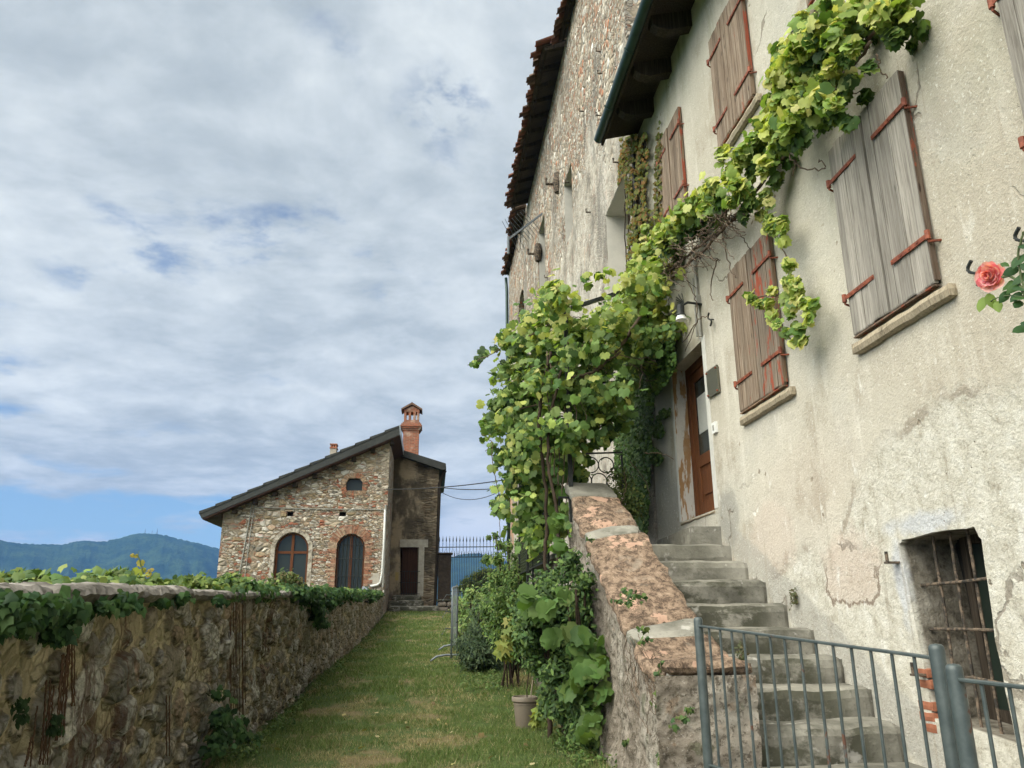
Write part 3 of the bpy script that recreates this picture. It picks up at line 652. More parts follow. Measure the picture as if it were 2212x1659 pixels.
MB().tube([(xd-.03, y0+.07, 3.30), (xd-.03, y0+.17, 3.30)], .011).tube([(xd-.03, y0+.07, 3.30), (xd+.02, y0+.07, 3.30)], .011).build('door_handle', M['galv'], dr)
MB().rough((FX-.02, 8.78, 2.375), (FX+.26, 10.12, 2.43), .09, .008, 5, 2).build('door_sill', M['sill'], hb)
# peeling jamb paint: thin render lining on the far jamb
g = G('peeling_jamb'); nz = g.noise(g.pos, 5, 6, .7); mid = g.noise(g.sc(g.pos, (6, 1, 1)), 1.2, 5, .65)
c = g.mix(g.mr(mid, .50, .54), (.50, .47, .43), (.30, .175, .085)); c = g.mix(g.mr(nz, .5, .7, 0, .5), c, (.36, .32, .27))
M['jamb'] = g.out(g.bsdf(c, .92, g.bump(g.m('ADD', nz, mid), .7, .02), 0, .1))
MB().box((FX+.003, 10.045, 2.432), (xd-.002, 10.058, 4.528)).build('door_jamb', M['jamb'], hb)
M['wash'] = simple('whitewash_band', (.56, .545, .51), .9, 0, 8, .15, .5)
MB().box((FX-.006, 10.062, 2.44), (FX+.02, 10.13, 4.52)).build('door_surround', M['wash'], hb); MB().box((FX-.006, 8.68, 2.44), (FX+.02, 8.797, 4.56)).build('door_surround', M['wash'], hb)
# wall fittings
p0 = at(0, FX, 1534, 806); p1 = at(0, FX, 1557, 840)
pl_ = MB().prism([(8.30, 3.72), (8.66, 3.74), (8.66, 4.07), (8.30, 4.05)], 0, FX-.030, FX-.012).build('plaque', M['plate'], hb)
for y, z in ((8.325, 3.745), (8.635, 3.765), (8.635, 4.04), (8.325, 4.02)): MB().tube([(FX-.045, y, z), (FX, y, z)], .012).build('screw', M['hinge'], pl_)
bx = MB().box((FX-.03, 8.50, 3.29), (FX, 8.62, 3.42)).build('light_switch', M['white'], hb)
MB().box((FX-.036, 8.54, 3.325), (FX-.03, 8.58, 3.385)).build('button', M['pvc'], bx)
mb = MB(); mb.tube([(FX-.03, 8.74, 4.56), (FX-.03, 8.74, 5.75)], .018).tube([(FX-.03, 8.86, 4.6), (FX-.03, 8.86, 5.4)], .012)
mb.box((FX-.06, 8.70, 4.98), (FX, 8.80, 5.10)).build('conduit', M['pvc'], hb)
lp = at(0, 3.0, 1470, 672)
mb = MB(); mb.tube([(FX, lp[1], lp[2]+.1), (3.1, lp[1], lp[2]+.12), (3.0, lp[1], lp[2]+.06)], .016); mb.lathe([(.02, .10), (.05, .07), (.05, -.03), (.065, -.06)], (3.0, lp[1], lp[2]), 16)
for q in range(5):
    a = q*.5-.6; mb.tube([(3.05, lp[1], lp[2]+.1), (3.05-.1*math.cos(a), lp[1], lp[2]+.16+.08*math.sin(a))], .006)
lo = mb.build('wall_lamp', M['iron'], hb); MB().lathe([(.05, -.06), (.065, -.11), (.068, -.12), (.0, -.10)], (3.0, lp[1], lp[2]), 20).build('lamp_shade', M['white'], lo)

# shutters
def shutter(Y0, Y1, z0, z1, mat, hy, seed, n=5, matlast=None, tilt=0):
    """one leaf of vertical planks; hy is its hinge side"""
    r = random.Random(seed); mb = MB(); w = (Y1-Y0)/n
    for i in range(n):
        a = Y0+i*w+.003; b = Y0+(i+1)*w-.003; x = FX-.052+r.uniform(-.004, .004); d = r.uniform(-.008, .008)
        zb = z0+r.uniform(0, .012); zt = z1+r.uniform(-.012, .006)
        k = tilt*abs((a+b)/2-hy)
        mb.prism([(x-k+.003, zb), (x-k+.032, zb), (x-k+.032, zt), (x-k, zt), (x-k-.001, zb+.01)], 1, a, b)
    o = mb.build('shutter', mat, hb); s_ = 1 if hy <= Y0+.01 else -1
    for zz_ in (z0+.20*(z1-z0), z1-.18*(z1-z0)):
        L = min(.42, abs(Y1-Y0)*.78); m2 = MB(); x = FX-.066
        m2.bar((x, hy-s_*.02, zz_), (x, hy+s_*L, zz_), .008, .034, (0, 0, 1))
        m2.lathe([(.0, -.03), (.018, -.03), (.018, .035), (.0, .035)], (x, hy-s_*.03, zz_), 10)
        for q in (.08, .17, .27, .38):
            if q < L: m2.lathe([(0, -.007), (.008, -.005), (.008, .005), (0, .007)], (x-.005, hy+s_*q, zz_), 6)
        m2.tube([(x, hy-s_*.03, zz_-.03), (x, hy-s_*.03, zz_-.045), (FX+.02, hy-s_*.07, zz_-.05)], .009, 6)
        m2.build('hinge', M['hinge'], o)
    return o
def window(Y0, Y1, z0, z1, mats, seed, sill=True, tilt=(0, .02)):
    ym = (Y0+Y1)/2; r = random.Random(seed)
    shutter(Y0, ym-.004, z0, z1, mats[0], Y0, seed, 5, tilt=tilt[0]); shutter(ym+.004, Y1, z0, z1, mats[1], Y1, seed+1, 5, tilt=tilt[1])
    MB().box((FX-.018, Y0+.01, z0+.01), (FX-.004, Y1-.01, z1-.01)).build('shutter_gap_dark', M['darkin'], hb)  # near-black sheet on the solid wall, standing in for shade between the planks
    MB().box((FX-.056, Y0+.005, z0-.016), (FX-.012, Y1-.005, z0-.004)).box((FX-.053, Y0-.013, z0+.02), (FX-.015, Y0-.003, z1-.02)).build('shutter_edge', M['redwood' if mats[0] is not M['woodg'] else 'edgewood'], hb)
    if sill: MB().rough((FX-.065, Y0-.13, z0-.145), (FX+.03, Y1+.05, z0-.04), .05, .008, 7, seed, .03).build('window_sill', M['sill'], hb)
window(4.35, 5.37, 3.32, 4.98, (M['woodg'], M['woodg']), 3)
window(6.62, 7.69, 3.31, 4.92, (M['woodp'], M['woodb']), 9)
window(8.86, 9.85, 6.47, 8.0, (M['woodb'], M['woodb']), 15)
window(6.62, 7.62, 6.47, 8.0, (M['woodb'], M['woodb']), 21)
window(4.35, 5.37, 6.47, 8.0, (M['woodb'], M['woodb']), 27)
window(2.30, 3.40, 3.45, 4.98, (M['woodg'], M['woodg']), 33)
# shutter holdbacks (S hooks)
for px, py in ((2105, 590), (2210, 520), (1713, 68), (1533, 690)):
    p = at(0, FX-.05, px, py); mb = MB(); pts = []
    for k in range(13):
        t = k/12*2-1; pts.append((FX-.05, p[1]+(.05*math.sin(t*3.0)), p[2]+t*.085))
    mb.tube(pts, [.009+.003*abs(k-6)/6 for k in range(13)], 8).tube([(FX-.05, p[1], p[2]), (FX+.02, p[1], p[2])], .008)
    mb.build('shutter_hook', M['iron'], hb)
# hinge pintles and brick jamb by the cellar window
for px, py in ((1930, 1213), (1987, 1455)):
    p = at(0, FX-.03, px, py)
    MB().box((FX-.09, p[1]-.03, p[2]-.015), (FX+.03, p[1]+.02, p[2]+.0)).tube([(FX-.07, p[1]+.01, p[2]), (FX-.07, p[1]+.01, p[2]+.07)], .012).build('hinge_pin', M['rust'], hb)
mb = MB(); r = random.Random(5)
for i in range(6):
    z = .50+i*.068
    if i == 3: continue
    mb.rough((FX-.006, 5.12+r.uniform(0, .02), z), (FX+.10, 5.22+r.uniform(0, .09), z+.060), .03, .004, 9, i, .010)
mb.build('brick_jamb', simple('old_brick', (.30, .115, .065), .9, 0, 20, .35, .8), hb)
# cellar window: frame, pane, bars
cw = MB(); xf = FX+.34
cw.box((xf, 4.40, .58), (xf+.05, 4.47, 1.80)).box((xf, 5.02, .58), (xf+.05, 5.09, 1.80)).box((xf, 4.47, .58), (xf+.05, 5.02, .66)).box((xf, 4.47, 1.70), (xf+.05, 5.02, 1.80)).box((xf, 4.73, .66), (xf+.05, 4.77, 1.70))
cwo = cw.build('cellar_window', M['darkwood'], hb); MB().box((xf+.03, 4.45, .62), (xf+.04, 5.05, 1.75)).build('pane', M['dglass'], cwo)
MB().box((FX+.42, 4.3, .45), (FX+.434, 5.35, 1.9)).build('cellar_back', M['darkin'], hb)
gr = MB(); XB = FX+.11
ys = [at(0, XB, px, 1171)[1] for px in (2016.5, 2053.8, 2093, 2134)]
r = random.Random(3); gm = bpy.data.objects
for y in ys:
    o_ = MB().tube([(XB+r.uniform(-.004, .004), y+r.uniform(-.004, .004), .50+k*.13) for k in range(11)], .0105, 8).build('window_bar', M['rust'], hb)
for z0, z1 in ((1.44, 1.46), (1.15, 1.15), (.86, .84)):
    MB().tube([(XB-.012, 5.24, z0), (XB-.014, 4.8, z0+.004), (XB-.012, 4.42, z1)], .0105, 8).build('window_bar', M['rust'], hb)
# eave: soffit boards, rafters, gutter, roof
def soff(y): return 0
MB().prism([(2.62, 8.86), (FX+.3, 9.10), (FX+4, 10.9), (FX+4, 11.05), (FX+.3, 9.25), (2.60, 8.96)], 1, -5, 11.0).build('roof', M['darkwood'], hb)
mb = MB()
for y in np.arange(-4.6, 11.0, .92):
    mb.prism([(2.72, 8.83), (2.74, 8.76), (2.82, 8.70), (2.95, 8.68), (FX+.02, 8.78), (FX+.02, 9.07), (2.72, 8.885)], 1, y-.08, y+.08)
mb.prism([(2.64, 8.76), (2.68, 8.76), (2.68, 8.90), (2.64, 8.88)], 1, -5, 11.0)
mb.build('rafters', M['darkwood'], hb)
mb = MB(); n = 12; cx, cz, rg = 2.60, 8.86, .085; gv = []; gy = [-5, -3, -1, 1, 3, 5, 6.9, 6.93, 8.2, 8.23, 9.5, 9.53, 10.96]
for y in gy:
    for k in range(n+1):
        a = math.pi+math.pi*k/n; gv.append((cx+rg*math.cos(a), y, cz+rg*math.sin(a)))
    for k in range(n+1):
        a = 2*math.pi-math.pi*k/n; gv.append((cx+(rg-.012)*math.cos(a), y, cz+(rg-.012)*math.sin(a)))
q = 2*(n+1); fs = [(i*q+k, i*q+(k+1) % q, (i+1)*q+(k+1) % q, (i+1)*q+k) for i in range(len(gy)-1) for k in range(q)]
mb.add(gv, fs)
mb.add([(cx+rg*math.cos(math.pi+math.pi*k/n), 10.965, cz+rg*math.sin(math.pi+math.pi*k/n)) for k in range(n+1)], [tuple(range(n+1))])
for y in np.arange(-4, 10.9, 1.28):
    mb.tube([(cx+(rg+.006)*math.cos(math.pi+math.pi*k/12), y, cz+(rg+.006)*math.sin(math.pi+math.pi*k/12)) for k in range(13)], .010, 6)
mb.build('gutter', M['gutter'], hb, True, 40)

# ------------------------------------------------------------------ castle wing beyond
cb = thing('castle_wing', (3.25, 20, 0), 'tall rubble stone castle wing with tiled eaves and deep niches behind the vine', 'castle')
CX = 3.245
def rect(y0, y1, z0, z1): return [(y0, z0), (y1, z0), (y1, z1), (y0, z1)]
arch = [(27.0, 11.6), (29.1, 11.6), (29.1, 12.7), (28.9, 13.2), (28.4, 13.5), (27.7, 13.5), (27.2, 13.2), (27.0, 12.7)]
wall_mesh('wall', M['castle'], cb, [(11.2, -.6), (33, -.6), (33, 16.6), (28.4, 16.6), (28.4, 16.2), (26, 16.2), (26, 16.05), (11.2, 16.05)],
    [rect(11.7, 13.42, 6.3, 8.82), rect(16.8, 17.95, 10.4, 12.2), rect(21.5, 22.9, 11.0, 13.4), arch, rect(12.0, 12.72, 9.9, 10.98)], 0, CX, [.62, .5, .5, .5, .3], 8)
sm = simple('smooth_niche_plaster', (.48, .455, .41), .9, 0, 6, .1, .5)
for (a, b, c_, d, e) in ((11.7, 13.42, 6.3, 8.82, .62), (16.8, 17.95, 10.4, 12.2, .5), (21.5, 22.9, 11.0, 13.4, .5), (12.0, 12.72, 9.9, 10.98, .3)):
    MB().box((CX+e-.012, a+.006, c_+.006), (CX+e+.02, b-.006, d-.006)).build('niche_back', M['darkin'] if a > 13 else sm, cb); MB().box((CX+.012, b-.012, c_+.006), (CX+e-.014, b-.003, d-.006)).box((CX+.012, a+.006, d-.012), (CX+e-.014, b-.014, d-.003)).build('niche', sm, cb)  # farther openings get a near-black back: the shade inside put into its colour
for k, (px, py) in enumerate(((1198.7, 394.7), (1157, 545.6))):
    p = at(0, CX-.1, px, py)
    MB().lathe([(.0, -.36), (.10, -.30), (.15, 0), (.10, .30), (0, .36)], (CX-.02, p[1], p[2]), 12).tube([(CX, p[1], p[2]-.05), (CX-.35, p[1], p[2]-.05), (CX-.35, p[1], p[2]+.12)], .04).build('wall_anchor', M['rust'], cb)
r = random.Random(12)
for i in range(14):
    y = r.uniform(12, 31); z = r.uniform(7, 13)
    MB().tube([(CX+.02, y, z), (CX-.10, y, z), (CX-.10, y, z+.08)], .018, 5).build('wall_hook', M['rust'], cb)
def eave(Y0, Y1, Xo, zo, zw, seed, far_cap=True):
    r = random.Random(seed); mb = MB(); dx_ = CX-Xo; sl = (zw-zo)/dx_
    zf = lambda x: zo+(x-Xo)*sl
    mb.prism([(Xo+.04, zf(Xo+.04)), (CX+3, zf(CX+3)), (CX+3, zf(CX+3)+.05), (Xo+.04, zf(Xo+.04)+.05)], 1, Y0, Y1)
    ro = mb.build('eave_boards', M['eavewood'], cb)
    m2 = MB()
    for y in np.arange(Y0+.12, Y1, .75):
        y += r.uniform(-.05, .05); m2.prism([(Xo+.10, zf(Xo+.1)-.11), (CX+.05, zf(CX)-.17), (CX+.05, zf(CX)-.003), (Xo+.08, zf(Xo+.08)-.003)], 1, y-.06, y+.06)
    m2.box((Xo+.14, Y0, zf(Xo+.14)-.052), (Xo+.19, Y1, zf(Xo+.14)-.014))
    m2.build('rafters', M['darkwood'], ro)
    m3 = MB(); y = Y0-.05
    while y < Y1:
        for lay in (0, 1):
            c_ = r.choice([(.17, .070, .048), (.12, .055, .042), (.22, .10, .068), (.09, .058, .045), (.16, .11, .08)])
            yy = y+(.105 if lay else 0)+r.uniform(-.015, .015); ov = r.uniform(.04, .20) if r.random() < .8 else r.uniform(-.05, .28)
            x0 = Xo-ov; rr = .095; n_ = 7; vs = []
            for x in (x0, x0+.55):
                zb = zf(x)+.06+(.085 if lay else .07)+(.03 if x > x0 else 0)+r.uniform(-.01, .01)
                for rad in (rr, rr-.02):
                    for k in range(n_+1):
                        a = math.pi*k/n_; vs.append((x, yy+rad*math.cos(a), zb+(rad*math.sin(a)-(.06) if lay else -rad*math.sin(a)+.02)))
            q = n_+1; f = []
            for k in range(n_):
                f += [(k, k+1, 2*q+k+1, 2*q+k), (q+k, 3*q+k, 3*q+k+1, q+k+1), (k, q+k, q+k+1, k+1), (2*q+k, 2*q+k+1, 3*q+k+1, 3*q+k)]
            f += [(0, 2*q, 3*q, q), (n_, q+n_, 3*q+n_, 2*q+n_)]
            m3.add(vs, f, c_)
        y += .205
    m3.build('roof_tiles', M['tile'], ro)
    return ro
eave(17.2, 25.9, 2.60, 15.95, 16.25, 1)
eave(8.0, 17.0, 3.00, 15.98, 16.15, 2)
eave(26.3, 28.1, 2.84, 16.05, 16.2, 3)
eave(28.5, 33.05, 3.05, 16.5, 16.6, 4)
mb = MB(); pa = at(1, 32.9, 1104, 535); pb = at(1, 32.9, 1114, 719)
mb.tube([(3.10, 32.85, 16.3), (3.14, 32.85, 15.6), (3.17, 32.85, 8.5), (3.19, 32.85, .9)], .07, 8)
for z in (12.5, 10.0, 7.5, 5): mb.tube([(3.25, 32.85, z), (3.08, 32.85, z)], .035, 6)
mb.build('downpipe', M['gutter'], cb, True)
# corner downpipe where the two houses meet
mb = MB(); mb.tube([(3.22, 11.12, 8.8), (3.215, 11.12, 8.1), (3.215, 11.12, 6.0)], .035, 8)
mb.build('downpipe', M['iron'], hb, True)
# aerial on the castle wall
a0 = at(0, CX, 1172, 461); Ya = a0[1]
an = thing('tv_aerial', (2.9, Ya, a0[2]), 'long rod television aerial reaching out from the castle wall below the tiled eave', 'aerial')
b0 = at(1, Ya, 1098, 517)
A_ = Vector(a0); B_ = Vector(b0); MB().bar(A_, B_, .055, .055).build('boom', M['galv'], an)
mb = MB(); MBd = (B_-A_)
for k in range(9):
    p = A_+MBd*(.30+.078*k); L = .45 if k < 6 else .8
    mb.tube([p+Vector((-.35, -L, .12)), p+Vector((.35, L, -.12))], .008, 5)
mb.build('rods', M['galv'], an)
MB().tube([B_+Vector((0, 0, .1)), B_+Vector((0, 0, -.5))], .04, 6).build('end_bracket', M['galv'], an)

# ------------------------------------------------------------------ staircase
ZB = .29
st = thing('stone_staircase', (2.6, 7, 0), 'worn stone staircase climbing along the plastered house to its door', 'stairs')
RZ = [(5.49, .52), (5.83, .73), (6.20, .93), (6.62, 1.14), (7.09, 1.35), (7.53, 1.58), (7.97, 1.79), (8.38, 2.0)]
lab = ['lowest step', None, None, None, None, None, None, 'pale landing step at the top']
for i, (y, z) in enumerate(RZ):
    y2 = RZ[i+1][0]+.12 if i < 7 else 13.2
    zb = (RZ[i-1][1] if i else ZB)-.10
    o = MB().rough((2.05, y, zb), (FX+.03, y2, z), .07 if i < 7 else .14, .016, 3.5, i+1, .05,
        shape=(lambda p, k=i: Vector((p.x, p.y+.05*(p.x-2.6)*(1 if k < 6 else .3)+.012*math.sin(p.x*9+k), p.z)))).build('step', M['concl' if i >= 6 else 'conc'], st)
    if lab[i]: o['label'] = lab[i]
mb = MB()
mb.prism([(3.035, 10.45), (2.94, 8.68), (FX+.02, 8.66), (FX+.02, 10.45)], 2, 1.98, 2.22)
mb.build('door_step', M['concl'], st)
MB().rough((1.62, -3, .0), (FX+.02, 5.55, ZB), .22, .012, 2, 9, .03).build('foot_paving', M['conc'], st)
mb = MB(); r = random.Random(8)
# parapet: roughcast wall body with a curved raking top
CI = [(9.60, 2.88), (8.7, 2.45), (7.8, 1.97), (7.1, 1.57), (6.43, 1.21), (5.95, .99), (5.69, .89)]
CO = [(9.4, 2.84), (8.7, 2.40), (7.95, 1.93), (7.3, 1.55), (6.5, 1.15), (6.0, .98), (5.62, .90)]
zi = lambda y: float(np.interp(y, [a for a, b in CI[::-1]], [b for a, b in CI[::-1]]))
zo_ = lambda y: float(np.interp(y, [a for a, b in CO[::-1]], [b for a, b in CO[::-1]]))
XI, XO = 2.17, 1.66
def face(name, fn, us, vs, mat, parent, flip=False):       # displaced grid face from a function (u,v)->(x,y,z) arrays
    U, V, F = grid(us, vs); P = fn(U, V)
    if flip: F = F[:, ::-1]
    return np_mesh(name, np.stack(P, -1).reshape(-1, 3), F, mat, parent)
def par(U, V):       # V runs: outer foot -> outer top -> over -> inner top -> inner foot
    y = U; t = V
    top = np.interp(y, [a for a, b in CO[::-1]], [b for a, b in CO[::-1]])-.07
    topi = np.interp(y, [a for a, b in CI[::-1]], [b for a, b in CI[::-1]])-.07
    base = -.3
    x = np.where(t < 1, 1.55+(XO+.03-1.55)*np.clip(t, 0, 1)**.6, np.where(t < 2, XO+.03+(XI-XO-.05)*np.clip(t-1, 0, 1), XI-.02))
    z = np.where(t < 1, base+(top-base)*np.clip(t, 0, 1), np.where(t < 2, top+(topi-top)*np.clip(t-1, 0, 1), topi+(.1-topi)*np.clip(t-2, 0, 1)))
    d = (fbm(y*2.2, z*2.2, 5, 40, .6)-.5)*.16+(fbm(y*9, z*9, 4, 44, .6)-.5)*.05
    x = x-d*np.where(t < 1.02, 1, -.4)
    return x, y, z
face('parapet', par, np.concatenate([np.arange(5.45, 9.75, .022)]), np.concatenate([np.linspace(0, 1, 110), np.linspace(1.02, 1.98, 8), np.linspace(2, 3, 30)]), M['rough'], st)
def endf(U, V):
    top = .86; x = U; z = -.3+(top+.3)*V
    d = (fbm(x*5, z*5, 5, 70, .6)-.5)*.10+(fbm(x*14, z*14, 3, 74, .6)-.5)*.03
    return x, 5.40+d, z
face('parapet_end', endf, np.arange(1.50, 2.20, .02), np.linspace(0, 1, 70), M['rough'], st)
MB().rough((1.60, 5.38, .86), (2.20, 5.72, .955), .04, .014, 6, 3, .04).build('coping_stone', M['pink'], st)
def cap(ya, yb, mat, th, seed, ov=.05, lift=0, rnd=.05, bulge=0):
    n = max(2, int((yb-ya)/.045)); m_ = 16; vs = []; fs = []; r = np.random.default_rng(seed)
    for i in range(n+1):
        y = ya+(yb-ya)*i/n; e = min(1, min(i, n-i)*(yb-ya)/n/.07); e = math.sqrt(max(0, e*(2-e)))
        for j in range(m_):
            a = 2*math.pi*j/m_; cx_ = math.copysign(abs(math.cos(a))**.35, math.cos(a)); sz = math.copysign(abs(math.sin(a))**.45, math.sin(a))
            u = (cx_+1)/2; xo_ = XO-ov-bulge*math.sin(math.pi*i/n); x = xo_+(XI+ov*.6-xo_)*u
            zt = zo_(y)*(1-u)+zi(y)*u
            z = zt-th/2+sz*th/2*(.55+.45*e)+lift
            nn = mnoise.noise_vector(Vector((x*4, y*4, z*4+seed)))*.03+mnoise.noise_vector(Vector((x*13, y*13, z*13+seed)))*.014
            x = (XO+XI)/2+(x-(XO+XI)/2)*(.93+.07*e)
            vs.append((x+nn.x*1.3, y+nn.y+.05*(u-.5)*0, z+nn.z*.8))
    fs = [(i*m_+j, i*m_+(j+1) % m_, (i+1)*m_+(j+1) % m_, (i+1)*m_+j) for i in range(n) for j in range(m_)]
    fs += [tuple(range(m_))[::-1], tuple(range(n*m_, (n+1)*m_))]
    return MB().add(vs, fs).build('coping_stone', mat, st, True, 50)
cap(9.08, 9.62, M['concl'], .13, 1)
cap(8.28, 9.08, M['pink'], .14, 2, .06)
cap(8.08, 8.30, M['conc'], .11, 3, .04, -.01)
cap(6.52, 8.10, M['pink'], .15, 4, .07, 0)
cap(6.22, 6.56, M['conc'], .12, 5, .05, -.015)
cap(5.60, 6.26, M['pink'], .13, 6, .08, .0, bulge=.05)
cap(5.48, 5.66, M['conc'], .10, 7, .02, -.02)
# terrace wall under the landing, beyond the parapet
def terr(U, V):
    z = -.3+2.32*V; y = U; d = (fbm(y*1.8, z*1.8, 5, 90, .6)-.5)*.16+(fbm(y*7, z*7, 3, 94, .6)-.5)*.05
    return 1.74-d, y, z
face('terrace_wall', terr, np.arange(9.6, 13.35, .04), np.linspace(0, 1, 70), M['rough'], st)
MB().box((1.80, 9.5, 1.90), (FX-.04, 13.2, 2.03)).box((1.6, 9.55, 1.98), (2.05, 13.3, 2.045)).build('landing_slab', M['conc'], st)

# landing railing of iron rings
rl = thing('ring_railing', (2.4, 9.95, 2.05), 'black wrought iron railing of scrolled rings at the top of the stairs', 'railing')
yy = 9.98; MB().bar((1.62, yy, 3.30), (2.50, yy, 3.34), .035, .018).bar((1.62, yy, 2.40), (2.50, yy, 2.42), .02, .014).build('rail', M['iron'], rl)
for x in (1.63, 2.49): MB().bar((x, yy, 2.05), (x, yy, 3.31), .022, .022, (1, 0, 0)).build('post', M['iron'], rl)
mb = MB(); r = random.Random(4)
for row in range(4):
    for k in range(7):
        x = 1.76+k*.205+(.10 if row % 2 else 0); z = 2.52+row*.215; R_ = .105
        if x > 2.42: continue
        q0 = r.uniform(0, 6); mb.tube([(x+R_*math.cos(q0+t*.42), yy, z+R_*math.sin(q0+t*.42)) for t in range(16)], .008, 5)
mb.build('ring_pattern', M['iron'], rl)
# mesh balustrade along the terrace edge
ml = thing('mesh_balustrade', (1.5, 11.6, 1.9), 'dark balustrade with green wire mesh along the far terrace under the vine', 'balustrade')
MB().bar((1.48, 10.0, 2.56), (1.48, 13.3, 2.54), .03, .03).bar((1.48, 10.0, 1.93), (1.48, 13.3, 1.93), .02, .02).build('rail', M['iron'], ml)
for y in (10.02, 11.6, 13.28): MB().bar((1.48, y, 1.2), (1.48, y, 2.56), .03, .03, (1, 0, 0)).build('post', M['iron'], ml)
mb = MB()
for k in range(66): mb.bar((1.48, 10.03+k*.05, 1.94), (1.48, 10.03+k*.05, 2.54), .006, .006, (1, 0, 0))
for k in range(13): mb.bar((1.48, 10.0, 1.96+k*.046), (1.48, 13.3, 1.96+k*.046), .006, .006)
mb.build('wire_mesh', M['chain'], ml)
# arbour
ab = thing('vine_arbour', (1.7, 9.5, 0), 'black square steel arbour frame carrying the grapevine from the wall over the parapet', 'arbour')
MB().bar((3.28, 10.0, 5.94), (1.72, 9.55, 5.19), .05, .05, (0, 1, 0)).build('crossbar', M['iron'], ab)
MB().bar((1.66, 9.25, 2.33), (1.70, 9.55, 5.2), .05, .05, (0, 1, 0)).tube([(1.5, 9.25, 2.62), (1.78, 9.25, 2.62)], .015).build('post', M['iron'], ab)
MB().bar((1.46, 13.25, .5), (1.50, 13.3, 4.9), .05, .05, (0, 1, 0)).build('post', M['iron'], ab)
MB().bar((1.38, 11.5, .9), (1.42, 11.5, 4.9), .04, .04, (0, 1, 0)).build('post', M['iron'], ab)
MB().bar((1.71, 9.5, 5.05), (1.50, 13.3, 4.9), .045, .045).build('crossbar', M['iron'], ab)
MB().bar((3.28, 13.2, 5.5), (1.46, 13.3, 4.85), .045, .045).build('crossbar', M['iron'], ab)
MB().bar((3.28, 11.4, 4.8), (1.60, 10.3, 4.35), .035, .035).build('crossbar', M['iron'], ab)

# ------------------------------------------------------------------ metal railing and gate in front
def railp(p0, p1, zt0, zt1, zb0, zb1, n, root, post0, post1, rp):
    p0 = Vector(p0); p1 = Vector(p1); dn = (p1-p0).normalized()
    for f, pr_, zt, rr in ((0, post0, zt0, rp[0]), (1, post1, zt1, rp[1])):
        if not pr_: continue
        p = p0 if f == 0 else p1
        MB().lathe([(rr, 0), (rr, zt-ZB+.012), (rr*.93, zt-ZB+.024), (rr*.7, zt-ZB+.032), (0, zt-ZB+.035)], (p.x, p.y, ZB), 20).build('post', M['steel'], root, True, 50)
    A = p0+dn*rp[0]*.8; B = p1-dn*rp[1]*.8
    MB().bar((A.x, A.y, zt0-.02), (B.x, B.y, zt1-.02), .030, .013, bev=.003).build('top_rail', M['steel'], root)
    MB().bar((A.x, A.y, zb0), (B.x, B.y, zb1), .030, .012, bev=.003).build('bottom_rail', M['steel'], root)
    for k in range(1, n):
        f = k/n; p = p0+(p1-p0)*f
        MB().tube([(p.x, p.y, zb0+(zb1-zb0)*f), (p.x, p.y, zt0+(zt1-zt0)*f-.022)], .0075, 8).build('baluster', M['steel'], root)
LP = at(1, 4.9, 1505, 1345); RP = at(1, 3.07, 2024, 1410)
ra = thing('metal_railing', (LP[0], LP[1], ZB), 'grey painted metal railing with rust spots at the foot of the stone stairs', 'railing')
railp((LP[0]+.01, 4.9, 0), (RP[0], 3.07, 0), LP[2], RP[2], .40, .40, 15, ra, True, True, (.028, .030))
g0 = at(1, 2.86, 2062, 1455); g1 = at(1, 1.6, 2212+330, 1500)
ga = thing('metal_gate', (g0[0], 2.86, ZB), 'lower grey metal gate panel hinged beside the thick railing post at the right', 'gate')
dirr = Vector((RP[0]-LP[0], 3.07-4.9, 0)).normalized(); ge = Vector((g0[0], 2.86, 0))+dirr*1.0
railp((g0[0], 2.86, 0), (ge.x, ge.y, 0), g0[2], g0[2]-.02, .40, .40, 9, ga, True, True, (.030, .028))
MB().tube([(RP[0]+.012, 2.965, .74), (RP[0]+.012, 2.965, .97)], .013, 10).build('hinge', M['steel'], ga, True)

# ------------------------------------------------------------------ garden wall on the left
gw = thing('garden_wall', (-2.1, 15, 0), 'long low fieldstone garden wall with ivy along the left of the lawn', 'wall')
TY = [2.0, 3.8, 5.1, 7.3, 11.5, 22.7, 33.0]; TZ = [1.30, 1.31, 1.36, 1.41, 1.52, 1.80, 2.05]
ys_ = [2.2]
while ys_[-1] < 33.2: ys_.append(ys_[-1]+.0028*ys_[-1]+.002)
ys_ = np.array(ys_); vs_ = np.linspace(0, 1, 120)
U, V, F_ = grid(ys_, vs_)
zt = np.interp(U, TY, TZ); zb = gz(np.full_like(U, -1.9), U)-.15; Z = zb+(zt-zb)*V
H = (fbm(U*1.3, Z*1.3, 4, 3)-.5)*.14+(fbm(U*7, Z*7, 4, 8, .6)-.5)*.045
C = np.zeros(U.shape+(3,)); MK = np.zeros(U.shape); ST = np.zeros(U.shape)
r = random.Random(2); pal = np.array([(.19, .175, .15), (.27, .255, .23), (.14, .13, .11), (.23, .20, .155), (.32, .305, .28), (.18, .17, .155), (.25, .215, .17), (.22, .205, .18), (.29, .275, .25), (.20, .15, .11)])
placed = []
def overlap(y, z, s):
    for (a, b, c_) in placed[-700:]:
        if abs(a-y) < 1 and (a-y)**2+(b-z)**2 < (s+c_)**2*.62: return True
    return False
